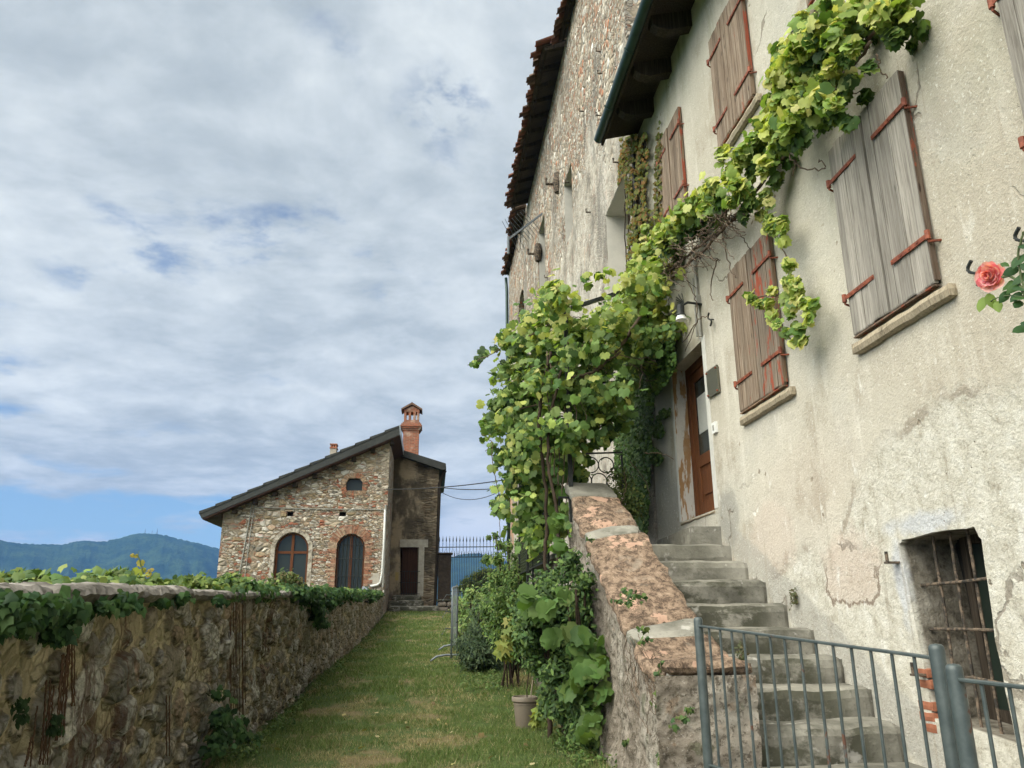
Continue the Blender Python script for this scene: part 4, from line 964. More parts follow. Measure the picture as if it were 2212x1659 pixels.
for i in range(5200):
    y = 2.3+30.7*r.random()**1.45; zb_ = float(gz(-1.9, y)); z = r.uniform(zb_-.1, float(np.interp(y, TY, TZ))-.06)
    dens = 1 if (y > 7.5 or z < .55) else .22
    if r.random() > dens: continue
    s_ = r.choice([.045, .06, .07, .085, .11, .15]) if r.random() > .05 else .2
    if z > 1.0 and y < 9: s_ *= 1.25
    if overlap(y, z, s_): continue
    placed.append((y, z, s_))
    rx = s_*r.uniform(.8, 1.35); rz = s_*r.uniform(.55, 1.1); an_ = r.uniform(-.9, .9); hh = r.uniform(.02, .06)*(s_/.08)**.5
    i0 = np.searchsorted(ys_, y-s_*1.7); i1 = np.searchsorted(ys_, y+s_*1.7)
    if i1 <= i0+1: continue
    u = U[i0:i1]-y; w = Z[i0:i1]-z; ca, sa = math.cos(an_), math.sin(an_)
    a = (u*ca+w*sa)/rx; b = (-u*sa+w*ca)/rz
    nz_ = (vnoise(U[i0:i1]*16+i, Z[i0:i1]*16, i)-.5)*.26
    pw = r.choice([2, 2.6, 3.2]); d = (np.abs(a)**pw+np.abs(b)**pw)**(1/pw)+nz_
    prof = np.clip(1-d, 0, 1); prof = np.minimum(1, prof*3.4)**.6
    hsl = ST[i0:i1]; m_ = prof*hh > hsl; hsl[m_] = (prof*hh)[m_]
    k = np.clip((1.0-d)*16, 0, 1); cc = pal[r.randrange(len(pal))]*r.uniform(.75, 1.2)
    C[i0:i1] = np.where((k > .02)[..., None], cc, C[i0:i1]); MK[i0:i1] = np.maximum(MK[i0:i1]*(k < .02), k)
H = H+ST
P = np.stack([-1.98+H, U, Z], -1).reshape(-1, 3)
MKc = np.repeat(MK.reshape(-1, 1), 3, 1)
np_mesh('wall_face', P, F_, M['garden'], gw, {'Col': C.reshape(-1, 3), 'Stone': MKc})
MB().prism([(-2.42, -3.2), (-2.02, -3.2), (-2.02, 1.25), (-2.42, 1.25)], 1, 2.2, 11).prism([(-2.42, -3.2), (-2.02, -3.2), (-2.02, 1.45), (-2.42, 1.45)], 1, 11, 33).build('wall_core', M['rough'], gw)
y = 2.3; k = 0; r = random.Random(31)
while y < 32.6:
    L = r.uniform(.8, 1.5)*(1 if y < 12 else 1.6); rg_ = 4.25 < y < 6.2 or y > 8.0
    if 3.0 < y < 6.0: L = 1.15
    t0 = float(np.interp(y, TY, TZ)); ex = -1.84 if not (5.9 < y < 7.5) else -1.88
    a_, b_ = (.055, .022) if y < 6.3 else (.03, .012)
    MB().rough((-2.50, y, t0-.015), (ex+r.uniform(-.03, .03), y+L-.015, t0+(.085 if y < 6 else .065)+r.uniform(0, .015)), .045 if y < 12 else .12, b_, 8, k+1, a_,
        shape=(lambda p, t0=t0, y=y: Vector((p.x, p.y, p.z+(float(np.interp(p.y, TY, TZ))-t0))))).build('coping_stone', M['grey_stone'], gw)
    y += L; k += 1
# floodlight on the wall end
fp = at(0, -1.95, 790, 1283)
fl = thing('floodlight', (-1.98, fp[1], fp[2]-.3), 'small grey floodlight standing on the far end of the garden wall', 'floodlight')
MB().prism([(fp[1]-.10, fp[2]-.04), (fp[1]+.06, fp[2]-.06), (fp[1]+.10, fp[2]+.20), (fp[1]+.0, fp[2]+.22)], 0, -2.06, -1.88).build('housing', M['galv'], fl)
MB().tube([(-1.98, fp[1], fp[2]+.1), (-1.98, fp[1]+.05, fp[2]-.22)], .03).box((-2.1, fp[1]-.1, fp[2]-.25), (-1.85, fp[1]+.1, fp[2]-.2)).build('bracket', M['iron'], fl)

# ------------------------------------------------------------------ stone house at the end
sh = thing('stone_house', (-4, 36, 0), 'rubble stone gabled house with arched windows and brick chimney at the end of the lawn', 'house')
HY = 33.0
def hx(px, py, Y=HY):
    p = at(1, Y, px, py); return (p[0], p[2])
def archpoly(x0, x1, z0, zs, n=10):
    c_ = (x0+x1)/2; r_ = (x1-x0)/2; return [(x0, z0), (x1, z0)]+[(c_+r_*math.cos(math.pi*k/n), zs+r_*.98*math.sin(math.pi*k/n)) for k in range(n+1)]
A1 = (-6.40, -5.06, 1.7, 3.93); A2 = (-3.93, -2.78, 2.02, 3.98)
oc = [hx(748, 1060), hx(782, 1060), hx(784, 1042), hx(776, 1033), hx(755, 1033), hx(747, 1042)]
def hole2(px, py): x, z = hx(px, py); return [(x-.14, z-.1), (x+.14, z-.1), (x+.14, z+.1), (x-.14, z+.1)]
tl = hx(483, 1103); pk = hx(843, 943)
wall_mesh('wall', M['house'], sh, [(-8.6, -5), (-1.93, -5), (-1.93, pk[1]), (-8.6, tl[1])], [archpoly(*A1), archpoly(*A2), oc, hole2(626, 1110), hole2(740, 1110)], 1, HY, [.35, .35, .3, .3, .3], 11)
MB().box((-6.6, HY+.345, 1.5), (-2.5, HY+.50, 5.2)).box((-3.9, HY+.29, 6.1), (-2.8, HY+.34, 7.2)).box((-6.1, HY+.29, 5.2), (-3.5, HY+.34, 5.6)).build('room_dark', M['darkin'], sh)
def arch_win(A, mull, trans, mat, bars):
    x0, x1, z0, zs = A; c_ = (x0+x1)/2; r_ = (x1-x0)/2; yf = HY+.20
    mb = MB(); n = 16
    for k in range(n):
        a, b = math.pi*k/n, math.pi*(k+1)/n
        mb.bar((c_+(r_-.05)*math.cos(a), yf, zs+(r_-.05)*math.sin(a)), (c_+(r_-.05)*math.cos(b), yf, zs+(r_-.05)*math.sin(b)), .07, .08, (0, 1, 0))
    for x in (x0+.045, x1-.045): mb.bar((x, yf, z0), (x, yf, zs), .09, .07, (0, 1, 0))
    for z in trans: mb.box((x0+.09, yf-.04, z-.05), (x1-.09, yf+.04, z+.05))
    for x, za, zb_ in mull: mb.box((x-.055, yf-.045, za), (x+.055, yf+.045, zb_))
    w = mb.build('window', mat, sh)
    pp = archpoly(x0+.03, x1-.03, z0, zs, 12); MB().prism(pp, 1, yf+.005, yf+.02).build('pane', M['glass'], w)
    if bars:
        for k in range(7):
            x = x0+.08+(x1-x0-.16)*k/6; t = zs+math.sqrt(max(0, r_**2-(x-c_)**2)); MB().tube([(x, HY+.08, z0), (x, HY+.08, t)], .014, 6).build('bar', M['iron'], w)
        for z in (2.85, 3.55, 4.1): MB().tube([(x0, HY+.08, z), (x1, HY+.08, z)], .014, 6).build('bar', M['iron'], w)
arch_win(A1, [((A1[0]+A1[1])/2, 1.7, 3.75), ((A1[0]+A1[1])/2, 3.85, 4.58)], [3.80], M['frame'], False)
arch_win(A2, [((A2[0]+A2[1])/2, 2.0, 4.52)], [], M['frame'], True)
oo = MB().prism([(x*1.0, z) for x, z in oc], 1, HY+.2, HY+.22).build('window', M['glass'], sh)
# surrounds
def surround(A, w, mat, name, brick):
    x0, x1, z0, zs = A; c_ = (x0+x1)/2; r_ = (x1-x0)/2+.005; mb = MB(); r = random.Random(6); yf = HY-.035
    cols = [(.33, .17, .11), (.40, .25, .17), (.31, .14, .085), (.43, .31, .22), (.38, .22, .15)] if brick else [(.48, .43, .36), (.42, .37, .30)]
    n = 40 if brick else 13
    for k in range(n):
        a, b = math.pi*k/n+.008, math.pi*(k+1)/n-.008; ww = w*r.uniform(.85, 1.1) if brick else w; y_ = yf+r.uniform(-.012, .012)
        pts = [(c_+q*math.cos(t), zs+q*math.sin(t)) for q, t in ((r_, a), (r_+ww, a), (r_+ww, b), (r_, b))]
        mb.prism(pts, 1, y_, HY+.05, r.choice(cols))
    z = z0
    while z < zs-.02:
        h = .075 if brick else .42; h = min(h, zs-z)
        for s_ in (-1, 1):
            ww = (w*r.choice([.55, 1.0, .8]) if brick else w); xa = c_+s_*r_; xb = c_+s_*(r_+ww); y_ = yf+r.uniform(-.012, .012)
            mb.box((min(xa, xb), y_, z+.004), (max(xa, xb), HY+.05, z+h-.006), r.choice(cols))
        z += h
    return mb.build(name, mat, sh)
surround(A1, .16, M['tile'], 'stone_surround', False); surround(A2, .36, M['tile'], 'brick_surround', True)
mb = MB(); r = random.Random(3); c0 = np.mean(oc, 0)
for k in range(len(oc)):
    a = np.array(oc[k]); b = np.array(oc[(k+1) % len(oc)]); L = np.linalg.norm(b-a); nn = max(1, int(L/.08))
    for j in range(nn):
        p = a+(b-a)*(j+.1)/nn; q = a+(b-a)*(j+.9)/nn; o1 = (p-c0)/np.linalg.norm(p-c0)*.22; o2 = (q-c0)/np.linalg.norm(q-c0)*.22
        mb.prism([tuple(p), tuple(p+o1), tuple(q+o2), tuple(q)], 1, HY-.03, HY+.04, r.choice([(.35, .15, .09), (.40, .28, .19), (.31, .20, .13)]))
mb.build('brick_surround', M['tile'], sh)
# roof
e0 = hx(430, 1108, 32.5); e1 = hx(862, 920, 32.5); sl = (e1[1]-e0[1])/(e1[0]-e0[0])
rf = MB(); T = .34
rf.prism([(e0[0], e0[1]-.02), (e0[0]+.12, e0[1]-.22), (e1[0]+.05, e1[1]-T-.04), (e1[0], e1[1])], 1, 32.5, 44.5)
nst = 13
for k in range(nst):
    xa = e0[0]+(e1[0]-e0[0])*k/nst; xb = e0[0]+(e1[0]-e0[0])*(k+1)/nst+.04
    rf.prism([(xa, e0[1]+(xa-e0[0])*sl+.075), (xb, e0[1]+(xb-e0[0])*sl+.012), (xb, e0[1]+(xb-e0[0])*sl-.05), (xa, e0[1]+(xa-e0[0])*sl-.05)], 1, 32.48, 44.4)
ro = rf.build('roof', M['roofd'], sh)
MB().prism([(e0[0]+.14, e0[1]-.235), (e1[0]+.04, e1[1]-T-.05), (e1[0]+.04, e1[1]-T-.08), (e0[0]+.16, e0[1]-.265)], 1, 32.52, 44.4).build('soffit', M['soffit'], ro)
mb = MB()
for k in range(9):
    x = e0[0]+1.3+k*(e1[0]-e0[0]-1.6)/8; z = e0[1]+(x-e0[0])*sl-T-.20; mb.box((x-.09, 32.72, z-.06), (x+.09, 33.2, z+.10))
mb.build('purlin_ends', M['darkwood'], ro)
MB().prism([(e1[0]+.005, e1[1]+.04), (e1[0]+.055, e1[1]+.04), (e1[0]+.075, e1[1]-T-.08), (e1[0]+.055, e1[1]-T-.08)], 1, 32.46, 44.45).build('edge_flashing', simple('pale_flashing', (.30, .32, .34), .4, .2), ro)
# eave end box at the low side
MB().prism([(e0[0]+.2, e0[1]-.27), (-8.62, tl[1]+.0), (-8.62, tl[1]-.40)], 1, 32.9, 44).build('eave_box', M['eavewood'], ro)
# annex
AY = 37.0
a0_ = hx(862, 978, AY); a1_ = hx(949, 1006, AY)
an_door = [(hx(864.6, 1283, AY)[0], hx(864, 1283, AY)[1]), (hx(902, 1283, AY)[0], hx(864, 1283, AY)[1]), (hx(902, 1182, AY)[0], hx(864, 1182, AY)[1]), (hx(864.6, 1182, AY)[0], hx(864, 1182, AY)[1])]
wall_mesh('annex_wall', M['annex'], sh, [(-1.935, .8), (a1_[0]-.12, .8), (a1_[0], a1_[1]-.2), (-1.935, a0_[1]-.1)], [an_door], 1, AY, [.3], 7.0)
dx0, dx1, dz0, dz1 = an_door[0][0], an_door[1][0], an_door[0][1], an_door[2][1]
d_ = MB().box((dx0+.01, AY+.22, dz0), (dx1-.01, AY+.29, dz1-.01)).build('annex_door', M['olddoor'], sh)
mb = MB()
for k in range(7): x = dx0+.05+(dx1-dx0-.1)*k/6; mb.tube([(x, AY-.05, dz0-.1), (x, AY-.05, dz0+1.05)], .012, 5)
for z in (dz0, dz0+.5, dz0+1.0): mb.tube([(dx0-.05, AY-.05, z), (dx1+.1, AY-.05, z)], .014, 5)
mb.build('iron_gate', M['iron'], sh)
wp = simple('whitewashed_jamb', (.40, .37, .32), .9, 0, 5, .3, .6)
MB().box((dx0-.10, AY-.012, dz1), (dx1+.42, AY+.05, dz1+.36)).box((dx1, AY-.012, dz0-.1), (dx1+.26, AY+.05, dz1)).build('door_surround', wp, sh)
MB().box((hx(853, 1240, AY)[0]+.02, AY-.03, hx(853, 1254, AY)[1]), (hx(866, 1240, AY)[0]-.1, AY, hx(853, 1236, AY)[1])).build('plaque', M['yellow'], sh)
b0_ = hx(858, 968, 36.6); b1_ = hx(963, 1001, 36.6); s2 = (b1_[1]-b0_[1])/(b1_[0]-b0_[0])
MB().prism([(b0_[0]-.0, b0_[1]), (b1_[0], b1_[1]), (b1_[0]+.03, b1_[1]-.25), (b1_[0]-.12, b1_[1]-.32), (b0_[0], b0_[1]-.30)], 1, 36.6, 44).build('annex_roof', M['roofd'], sh)
xg = a1_[0]
mb = MB().tube([(b1_[0]-.02, 36.8, b1_[1]-.3), (xg+.03, 37.0, b1_[1]-.9), (xg-.02, 37.05, 4), (xg-.07, 37.05, 1.5)], .085, 8); mb.build('annex_downpipe', M['darkwood'], sh)
# chimneys
def chim(x0, x1, Y, z0, z1, zc, parent):
    ch = MB().box((x0, Y, z0), (x1, Y+(x1-x0), z1)).build('chimney', M['brick'], parent)
    d = x1-x0; m2 = MB()
    for k, e in enumerate((.05, .10, .15, .11, .05)): m2.box((x0-e, Y-e, z1+k*.085), (x1+e, Y+d+e, z1+(k+1)*.085-.003))
    m2.build('corbel', M['brick'], ch); zq = z1+.425; m3 = MB()
    m3.box((x0+.01, Y+.01, zq), (x1-.01, Y+d-.01, zq+.12))
    for xx in (x0+.01, x0+.01+(d-.02)*.305, x0+.01+(d-.02)*.61, x1-.13):
        for yy_ in (Y+.01, Y+d-.13): m3.box((xx, yy_, zq+.12), (xx+.11, yy_+.12, zq+.55))
    m3.box((x0+.01, Y+.01, zq+.55), (x1-.01, Y+d-.01, zq+.68)); xm = (x0+x1)/2
    m3.prism([(x0+.01, zq+.68), (x1-.01, zq+.68), (xm, zq+.88)], 1, Y+.01, Y+d-.01)
    m3.build('chimney_head', M['brick'], ch)
    MB().prism([(x0-.14, zq+.62), (xm, zq+.92), (x1+.14, zq+.62), (x1+.14, zq+.70), (xm+.06, zq+1.0), (xm, zq+1.05), (xm-.06, zq+1.0), (x0-.14, zq+.70)], 1, Y-.1, Y+d+.1).build('chimney_cap', M['tile2'], ch)
    return ch
M['tile2'] = simple('weathered_tile', (.17, .10, .07), .9, 0, 8, .4, .6)
c0_ = hx(870, 965, 39); c1_ = hx(904, 965, 39); ztop = hx(887, 925, 39)[1]
chim(c0_[0], c1_[0], 39.0, hx(880, 1000, 39)[1]-.5, ztop-.1, 0, sh)
s0 = hx(713, 975, 41); s1 = hx(727, 961, 41)
sc_ = MB().box((s0[0], 41, s0[1]-1.5), (s1[0], 41.5, s1[1]-.2)).build('chimney', simple('plastered_chimney', (.38, .33, .27), .9, 0, 5, .2, .4), sh); sc_['label'] = 'small plastered chimney'
mb = MB().box((s0[0]-.03, 40.97, s1[1]-.2), (s1[0]+.03, 41.53, s1[1]-.12)).box((s0[0]-.03, 40.97, s1[1]), (s1[0]+.03, 41.53, s1[1]+.07))
for k in range(3): xx = s0[0]+(s1[0]-s0[0]-.08)*k/2; mb.box((xx, 41.0, s1[1]-.12), (xx+.08, 41.5, s1[1]))
mb.build('chimney_head', M['brick'], sc_)
# cable and waste pipe on the gable
pz = [hx(832, 1101), hx(829, 1180), hx(825, 1240), hx(822, 1258), hx(815, 1264), hx(800, 1266)]
MB().tube([(x, HY-.07, z) for x, z in pz], .045, 8).build('waste_pipe', M['pipe'], sh, True)
MB().box((hx(793, 1262)[0], HY-.02, hx(800, 1263)[1]), (hx(820, 1240)[0], HY, hx(800, 1238)[1])).build('render_patch', simple('render_patch', (.42, .38, .32), .9, 0, 6, .2, .5), sh)
cz_ = hx(700, 1100)[1]; mb = MB().tube([(-7.4, HY-.04, cz_+.05), (-5, HY-.04, cz_), (-2, HY-.04, cz_)], .02, 5)
mb.tube([(-7.45, HY-.04, cz_+.3), (-7.6, HY-.04, 4.2), (-7.75, HY-.04, 2.6)], .025, 5).tube([(-7.35, HY-.04, cz_+.3), (-7.45, HY-.04, 4.2), (-7.5, HY-.04, 2.6)], .02, 5)
mb.tube([(-2.0, HY-.05, cz_+.2), (-1.98, HY-.05, 4.5), (-1.98, HY-.05, 2.4)], .04, 6); mb.build('wall_cable', M['pvc'], sh)
# steps at the annex door
es = thing('entrance_steps', (-1, 36, 1.4), 'mossy worn stone steps below the barred annex door', 'steps')
g_ = float(gz(-1, 35.2))
for k, (y0_, x0_, x1_) in enumerate(((35.3, -1.88, .35), (35.8, -1.88, -.35), (36.3, -1.75, -.45))):
    MB().rough((x0_, y0_, g_-.2), (x1_, 37.0, g_+.24*(k+1)), .10, .03, 3, k+5, .06).build('step', M['conc'], es)

# overhead cables
def sag(a, b, s_, n=14):
    a = Vector(a); b = Vector(b); return [a+(b-a)*(i/n)-Vector((0, 0, s_*4*(i/n)*(1-i/n))) for i in range(n+1)]
A_ = at(1, HY-.1, 834, 1057); B_ = at(0, CX, 1118, 1032); C_ = at(1, AY-.1, 951, 1053)
for a, b, s_, r_, l in ((A_, B_, .12, .022, 'top overhead cable running from the stone house gable to the castle'), (C_, at(0, CX, 1118, 1050), .12, .02, 'middle overhead cable running from the annex corner to the castle'), (at(1, AY-.1, 953, 1063), at(0, CX, 1120, 1036), .55, .014, 'lowest thin sagging overhead cable between the annex and castle')):
    o = MB().tube(sag(a, b, s_), r_, 5).build('overhead_cable', M['cable'])
    tag(o, l, 'cable', 'overhead cables between the stone house and the castle')

# gate pillar, fence base and spiked fence
gp = MB().rough((.28, 36.6, 1.3), (.88, 37.0, 3.98), .08, .02, 4, 3).rough((.22, 36.55, 3.98), (.94, 37.05, 4.08), .1, .015, 4, 5).build('gate_pillar', M['darkstone'])
tag(gp, 'dark square stone pillar at the left end of the spiked fence', 'pillar')
mb = MB(); r = random.Random(14); 
FB = thing('fence_base_wall', (2.2, 36.8, 1.4), 'low dry stone base wall under the spiked iron fence', 'wall')
for row in range(4):
    x = .30
    while x < 4.2:
        w = r.uniform(.28, .55); mb.rough((x, 36.5+r.uniform(-.02, .02), .95+row*.24), (x+w-.025, 37.1, .95+(row+1)*.24-.02), .08, .025, 4, int(x*10)+row, .06); x += w
mb.build('stones', simple('base_wall_stone', (.26, .22, .18), .9, 0, 5, .35, .9, .2, .03), FB)
MB().rough((.25, 36.48, 1.90), (4.3, 37.12, 2.00), .15, .012, 3, 3).build('coping_stone', M['conc'], FB)
fe = thing('iron_fence', (2.2, 36.8, 2.0), 'tall black iron fence with spear tips between the annex and castle', 'fence')
for z in (4.36, 3.9, 2.35): MB().bar((.28, 36.8, z-.03), (4.2, 36.8, z+.02), .03, .04).build('rail', M['iron'], fe)
r = random.Random(2); ph = None; sp = None
def spear(h, w=.011):
    m2 = MB(); m2.tube([(0, 0, 0), (0, 0, h)], w, 6); m2.tube([(0, 0, h-.04), (0, 0, h), (0, 0, h+.06), (0, 0, h+.24)], [.012, .026, .024, .002], 6); return m2
for k in range(25):
    x = .32+k*.158
    if ph is None:
        ph = spear(2.62).build('spear_bar', M['iron']); ph.parent = fe; ph.location = Vector((x, 36.8, 2.0))-fe.location
        sp = spear(1.95).build('short_spear_bar', M['iron']); sp.parent = fe; sp.location = Vector((x+.079, 36.8, 2.0))-fe.location
    else:
        for o, dx_ in ((ph, 0), (sp, .079)):
            c = o.copy(); col.objects.link(c); c.parent = fe; c.location = Vector((x+dx_, 36.8, 2.0))-fe.location

# crowd barrier
bp0 = at(1, 16.7, 974.6, 1428); bp1 = at(1, 19.0, 987, 1392); gz0 = bp0[2]
br = thing('crowd_barrier', (bp0[0], bp0[1], gz0), 'galvanised crowd control barrier standing on the lawn before the bushes', 'barrier')
a = Vector((bp0[0], 16.7, gz0)); b = Vector((bp1[0], 19.0, gz0+.12)); Hh = at(1, 16.7, 974.6, 1270)[2]-gz0
dz_ = Vector((0, 0, 1))
MB().tube([a+dz_*.05, a+dz_*(Hh-.1), a+(b-a)*.03+dz_*(Hh-.02), a+(b-a)*.07+dz_*Hh, b-(b-a)*.07+dz_*Hh, b-(b-a)*.03+dz_*(Hh-.02), b+dz_*(Hh-.1), b+dz_*.05], .021, 8).tube([a+dz_*.25, b+dz_*.25], .018, 6).build('frame', M['galv'], br, True)
for k in range(1, 11): MB().tube([a+(b-a)*k/11+dz_*.25, a+(b-a)*k/11+dz_*Hh], .004, 5).build('bar', M['galv'], br)
for p in (a, b): MB().tube([p+Vector((-.42, -.10, .01)), p+Vector((-.30, -.05, .09)), p+Vector((-.1, 0, .12)), p+Vector((.1, 0, .12)), p+Vector((.30, .05, .09)), p+Vector((.42, .1, .01))], .02, 8).build('foot', M['galv'], br, True)
mb = MB()
for z in (.45, .75, 1.05): mb.tube([a+dz_*(z*Hh/1.3+.12), a+Vector((-.12, -.06, z*Hh/1.3+.14)), a+Vector((-.20, -.1, z*Hh/1.3+.02))], .012, 6)
mb.build('hooks', M['galv'], br, True)

# plant pot
pp = at(2, 0, 1137, 1576)
po = thing('plant_pot', (pp[0], pp[1]+.1, 0), 'taupe plastic plant pot with a staked vine on the lawn beside the bush', 'plant pot')
PC = (pp[0], pp[1]+.11, float(gz(pp[0], pp[1])))
MB().lathe([(.0, .0), (.105, 0), (.110, .01), (.135, .285), (.150, .288), (.155, .295), (.155, .335), (.150, .343), (.138, .343), (.130, .30), (.0, .30)], PC, 36).lathe([(.128, .255), (.139, .258), (.139, .27), (.128, .273)], PC, 36).build('pot', M['pot'], po, True, 35)
MB().lathe([(0, .31), (.131, .305)], PC, 20).build('soil', M['darkstone'], po)
mb = MB().tube([(PC[0]+.06, PC[1]+.03, PC[2]+.25), (PC[0]+.11, PC[1]-.0, PC[2]+.62), (PC[0]+.16, PC[1], PC[2]+.95)], .009, 6); mb.build('stake', M['sill'], po)

# ------------------------------------------------------------------ foliage
def tmpl(outl, fold=.22, droop=.28):
    p = [(0, 0, 0)]+[(u, v, -fold*abs(u)-droop*max(0, v)**2+.06*math.sin(7*u+5*v)) for u, v in outl]
    n = len(outl); return np.array(p), np.array([(0, 1+i, 1+(i+1) % n) for i in range(n)])
def sym(h): return h+[(-u, v) for u, v in h[::-1] if u > 1e-6]
GRAPE = tmpl(sym([(0, .60), (.19, .38), (.40, .40), (.41, .16), (.53, -.02), (.42, -.30), (.16, -.44), (.04, -.30)]), .25, .22)
MAPLE = tmpl(sym([(0, .70), (.14, .28), (.52, .44), (.32, .08), (.55, -.20), (.22, -.38), (.04, -.22)]), .12, .2)
IVY = tmpl(sym([(0, .60), (.20, .18), (.46, .10), (.36, -.30), (.10, -.36)]), .25, .2)
OVAL = tmpl(sym([(0, .60), (.20, .25), (.22, -.15), (0, -.50)]), .35, .3)
NEEDLE = tmpl([(.05, -.5), (0, .6), (-.05, -.5)], 0, .1)
def unit(a): return a/np.maximum(1e-9, np.linalg.norm(a, axis=1, keepdims=True))
def leafset(P, N, size, C, T, tip=(0, 0, -1), tr=.55):
    n = len(P); N = unit(N); t = np.array(tip)+rng.normal(0, tr, (n, 3)); t = unit(t-(t*N).sum(1, keepdims=True)*N); b = np.cross(N, t)
    tp, tf = T; k = len(tp)
    V = P[:, None]+size[:, None, None]*(b[:, None]*tp[None, :, 0:1]+t[:, None]*tp[None, :, 1:2]+N[:, None]*(tp[None, :, 2:3]*rng.uniform(.4, 1.5, (n, 1, 1))))
    F = tf[None]+(np.arange(n)*k)[:, None, None]
    return V.reshape(-1, 3), F.reshape(-1, 3), np.repeat(C, k, 0)
def join(parts):
    V = []; F = []; C = []; b = 0
    for v, f, c in parts: V.append(v); F.append(f+b); C.append(c); b += len(v)
    return np.concatenate(V), np.concatenate(F), np.concatenate(C)
def ball(n, pw=.5):
    v = unit(rng.normal(size=(n, 3))); return v*(rng.uniform(0, 1, (n, 1))**pw), v
def pick(cols, n, var=.14):
    c = np.array(cols)[rng.integers(0, len(cols), n)]; return c*rng.uniform(1-var, 1+var, (n, 1))*rng.uniform(.93, 1.07, (n, 3))
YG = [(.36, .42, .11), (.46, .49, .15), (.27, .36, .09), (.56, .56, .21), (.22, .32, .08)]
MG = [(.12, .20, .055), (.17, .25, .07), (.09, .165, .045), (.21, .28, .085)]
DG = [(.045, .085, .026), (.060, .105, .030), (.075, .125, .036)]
def cluster(ctr, rad, n, size, cols, T, out=.5, face=(-.35, -.55, .5), tip=(0, 0, -1), flat=None, svar=.35, pw=.5, nr=.45):
    q, v = ball(n, pw); q = q*np.where(rng.random((n, 1)) < .34, rng.uniform(1, 2.1, (n, 1)), 1); P = np.array(ctr)+q*np.array(rad)
    N = v*out+np.array(face)+rng.normal(0, nr, (n, 3))
    s_ = size*rng.uniform(1-svar, 1+svar, n)
    return leafset(P, N, s_, pick(cols, n), T, tip)
def spx(r, Y): return r/FPX*Y*1.03
def gpx(z, off, pts): return [(x*z+off[0], y*z+off[1], r*z) for x, y, r in pts]

# --- the grapevine: arbour, wall cordon, hanging shoots, trunk
vine = thing('grapevine', (1.42, 9.0, 0), 'large grapevine spreading over the arbour and along the plastered house wall', 'grapevine')
parts = []
arb = gpx(.3969, (987.4, 548.5), [(520, 200, 50), (540, 260, 60), (480, 330, 70), (400, 430, 70), (330, 520, 60), (262, 455, 38), (200, 510, 30), (150, 545, 26), (115, 575, 24), (88, 592, 14), (250, 640, 40), (205, 680, 22), (200, 830, 38), (175, 850, 20), (290, 760, 55), (420, 600, 85), (560, 450, 95), (680, 420, 95), (790, 400, 80), (860, 340, 90), (1000, 270, 90), (1100, 200, 70), (940, 180, 65), (1150, 420, 62), (1050, 480, 80), (920, 520, 85), (800, 600, 60), (700, 640, 60), (680, 780, 70), (540, 780, 80), (400, 800, 85), (330, 900, 60), (180, 930, 40), (150, 985, 25), (520, 950, 62), (600, 985, 35), (770, 870, 50), (860, 930, 50), (770, 1010, 40), (350, 1070, 38), (240, 1110, 34), (290, 1060, 40), (440, 1200, 32), (560, 1160, 36), (300, 1200, 26), (228, 1350, 38), (205, 1390, 22), (455, 1330, 34), (690, 1110, 26), (545, 1500, 40), (400, 1290, 26), (1000, 600, 60), (1080, 700, 36), (1060, 790, 30), (930, 740, 36), (640, 200, 30), (700, 130, 22), (715, 170, 22), (640, 240, 30), (820, 100, 22), (770, 110, 16), (610, 540, 60), (480, 680, 60), (590, 660, 60), (360, 640, 55), (480, 560, 70), (760, 520, 70), (880, 430, 80), (980, 380, 80), (1080, 330, 70), (1060, 100, 60), (1000, 120, 60)])
arb += [(1150, 930, 30), (1120, 980, 26), (1180, 950, 30), (1160, 1020, 28), (1140, 1080, 24), (1190, 1060, 26), (1222, 1000, 26), (1100, 1045, 24), (1172, 1120, 24), (1232, 950, 28), (1262, 915, 28), (1300, 890, 28), (1330, 850, 34), (1285, 850, 30), (1252, 1030, 16), (1125, 880, 34), (1090, 900, 30), (1215, 1110, 20), (1155, 1160, 22), (1128, 1130, 20)]
for x, y, r_ in arb:
    Y = (10.0 if x > 1330 else 9.6 if x > 1190 else 10.6)+rng.uniform(-.6, .6); p = at(1, Y, x, y)
    if p[0] > 3.15: p = at(0, 3.1, x, y); Y = p[1]
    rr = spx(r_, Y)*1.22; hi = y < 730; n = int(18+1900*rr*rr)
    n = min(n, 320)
    cols = (YG*2+MG) if hi else (MG*3+YG[:2]+YG[4:]+DG)  # young leaves paler on top; lower ones darker, partly shade put into the colour
    if r_ < 12: n = 5
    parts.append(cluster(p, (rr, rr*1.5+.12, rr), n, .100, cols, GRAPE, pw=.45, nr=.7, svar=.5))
for x, y, r_ in arb:
    if x < 1235 and r_ > 12:
        Y = rng.uniform(9.2, 11.2); p = at(1, Y, x+rng.uniform(-25, 25), y+rng.uniform(-25, 25)); rr = spx(r_, Y)*1.2; parts.append(cluster(p, (rr, rr*1.4, rr), int(8+700*rr*rr), .098, (YG+MG*2) if y < 800 else MG*2+YG[:2]+DG[2:], GRAPE, pw=.42))
for px, py, r_ in arb[::2]:                                     # deep inside: darker leaves, the vine's inner shade put into their colour
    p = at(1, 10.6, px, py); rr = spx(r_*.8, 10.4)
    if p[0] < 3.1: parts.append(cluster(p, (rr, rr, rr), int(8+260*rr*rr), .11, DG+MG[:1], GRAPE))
cor = gpx(.26457, (1206.8, 329.1), [(700, 820, 90), (620, 930, 60), (830, 680, 90), (930, 600, 70), (1000, 540, 90), (900, 760, 80), (1120, 430, 80), (1100, 560, 60), (1230, 330, 90), (1200, 470, 60), (780, 920, 60), (700, 620, 30)])
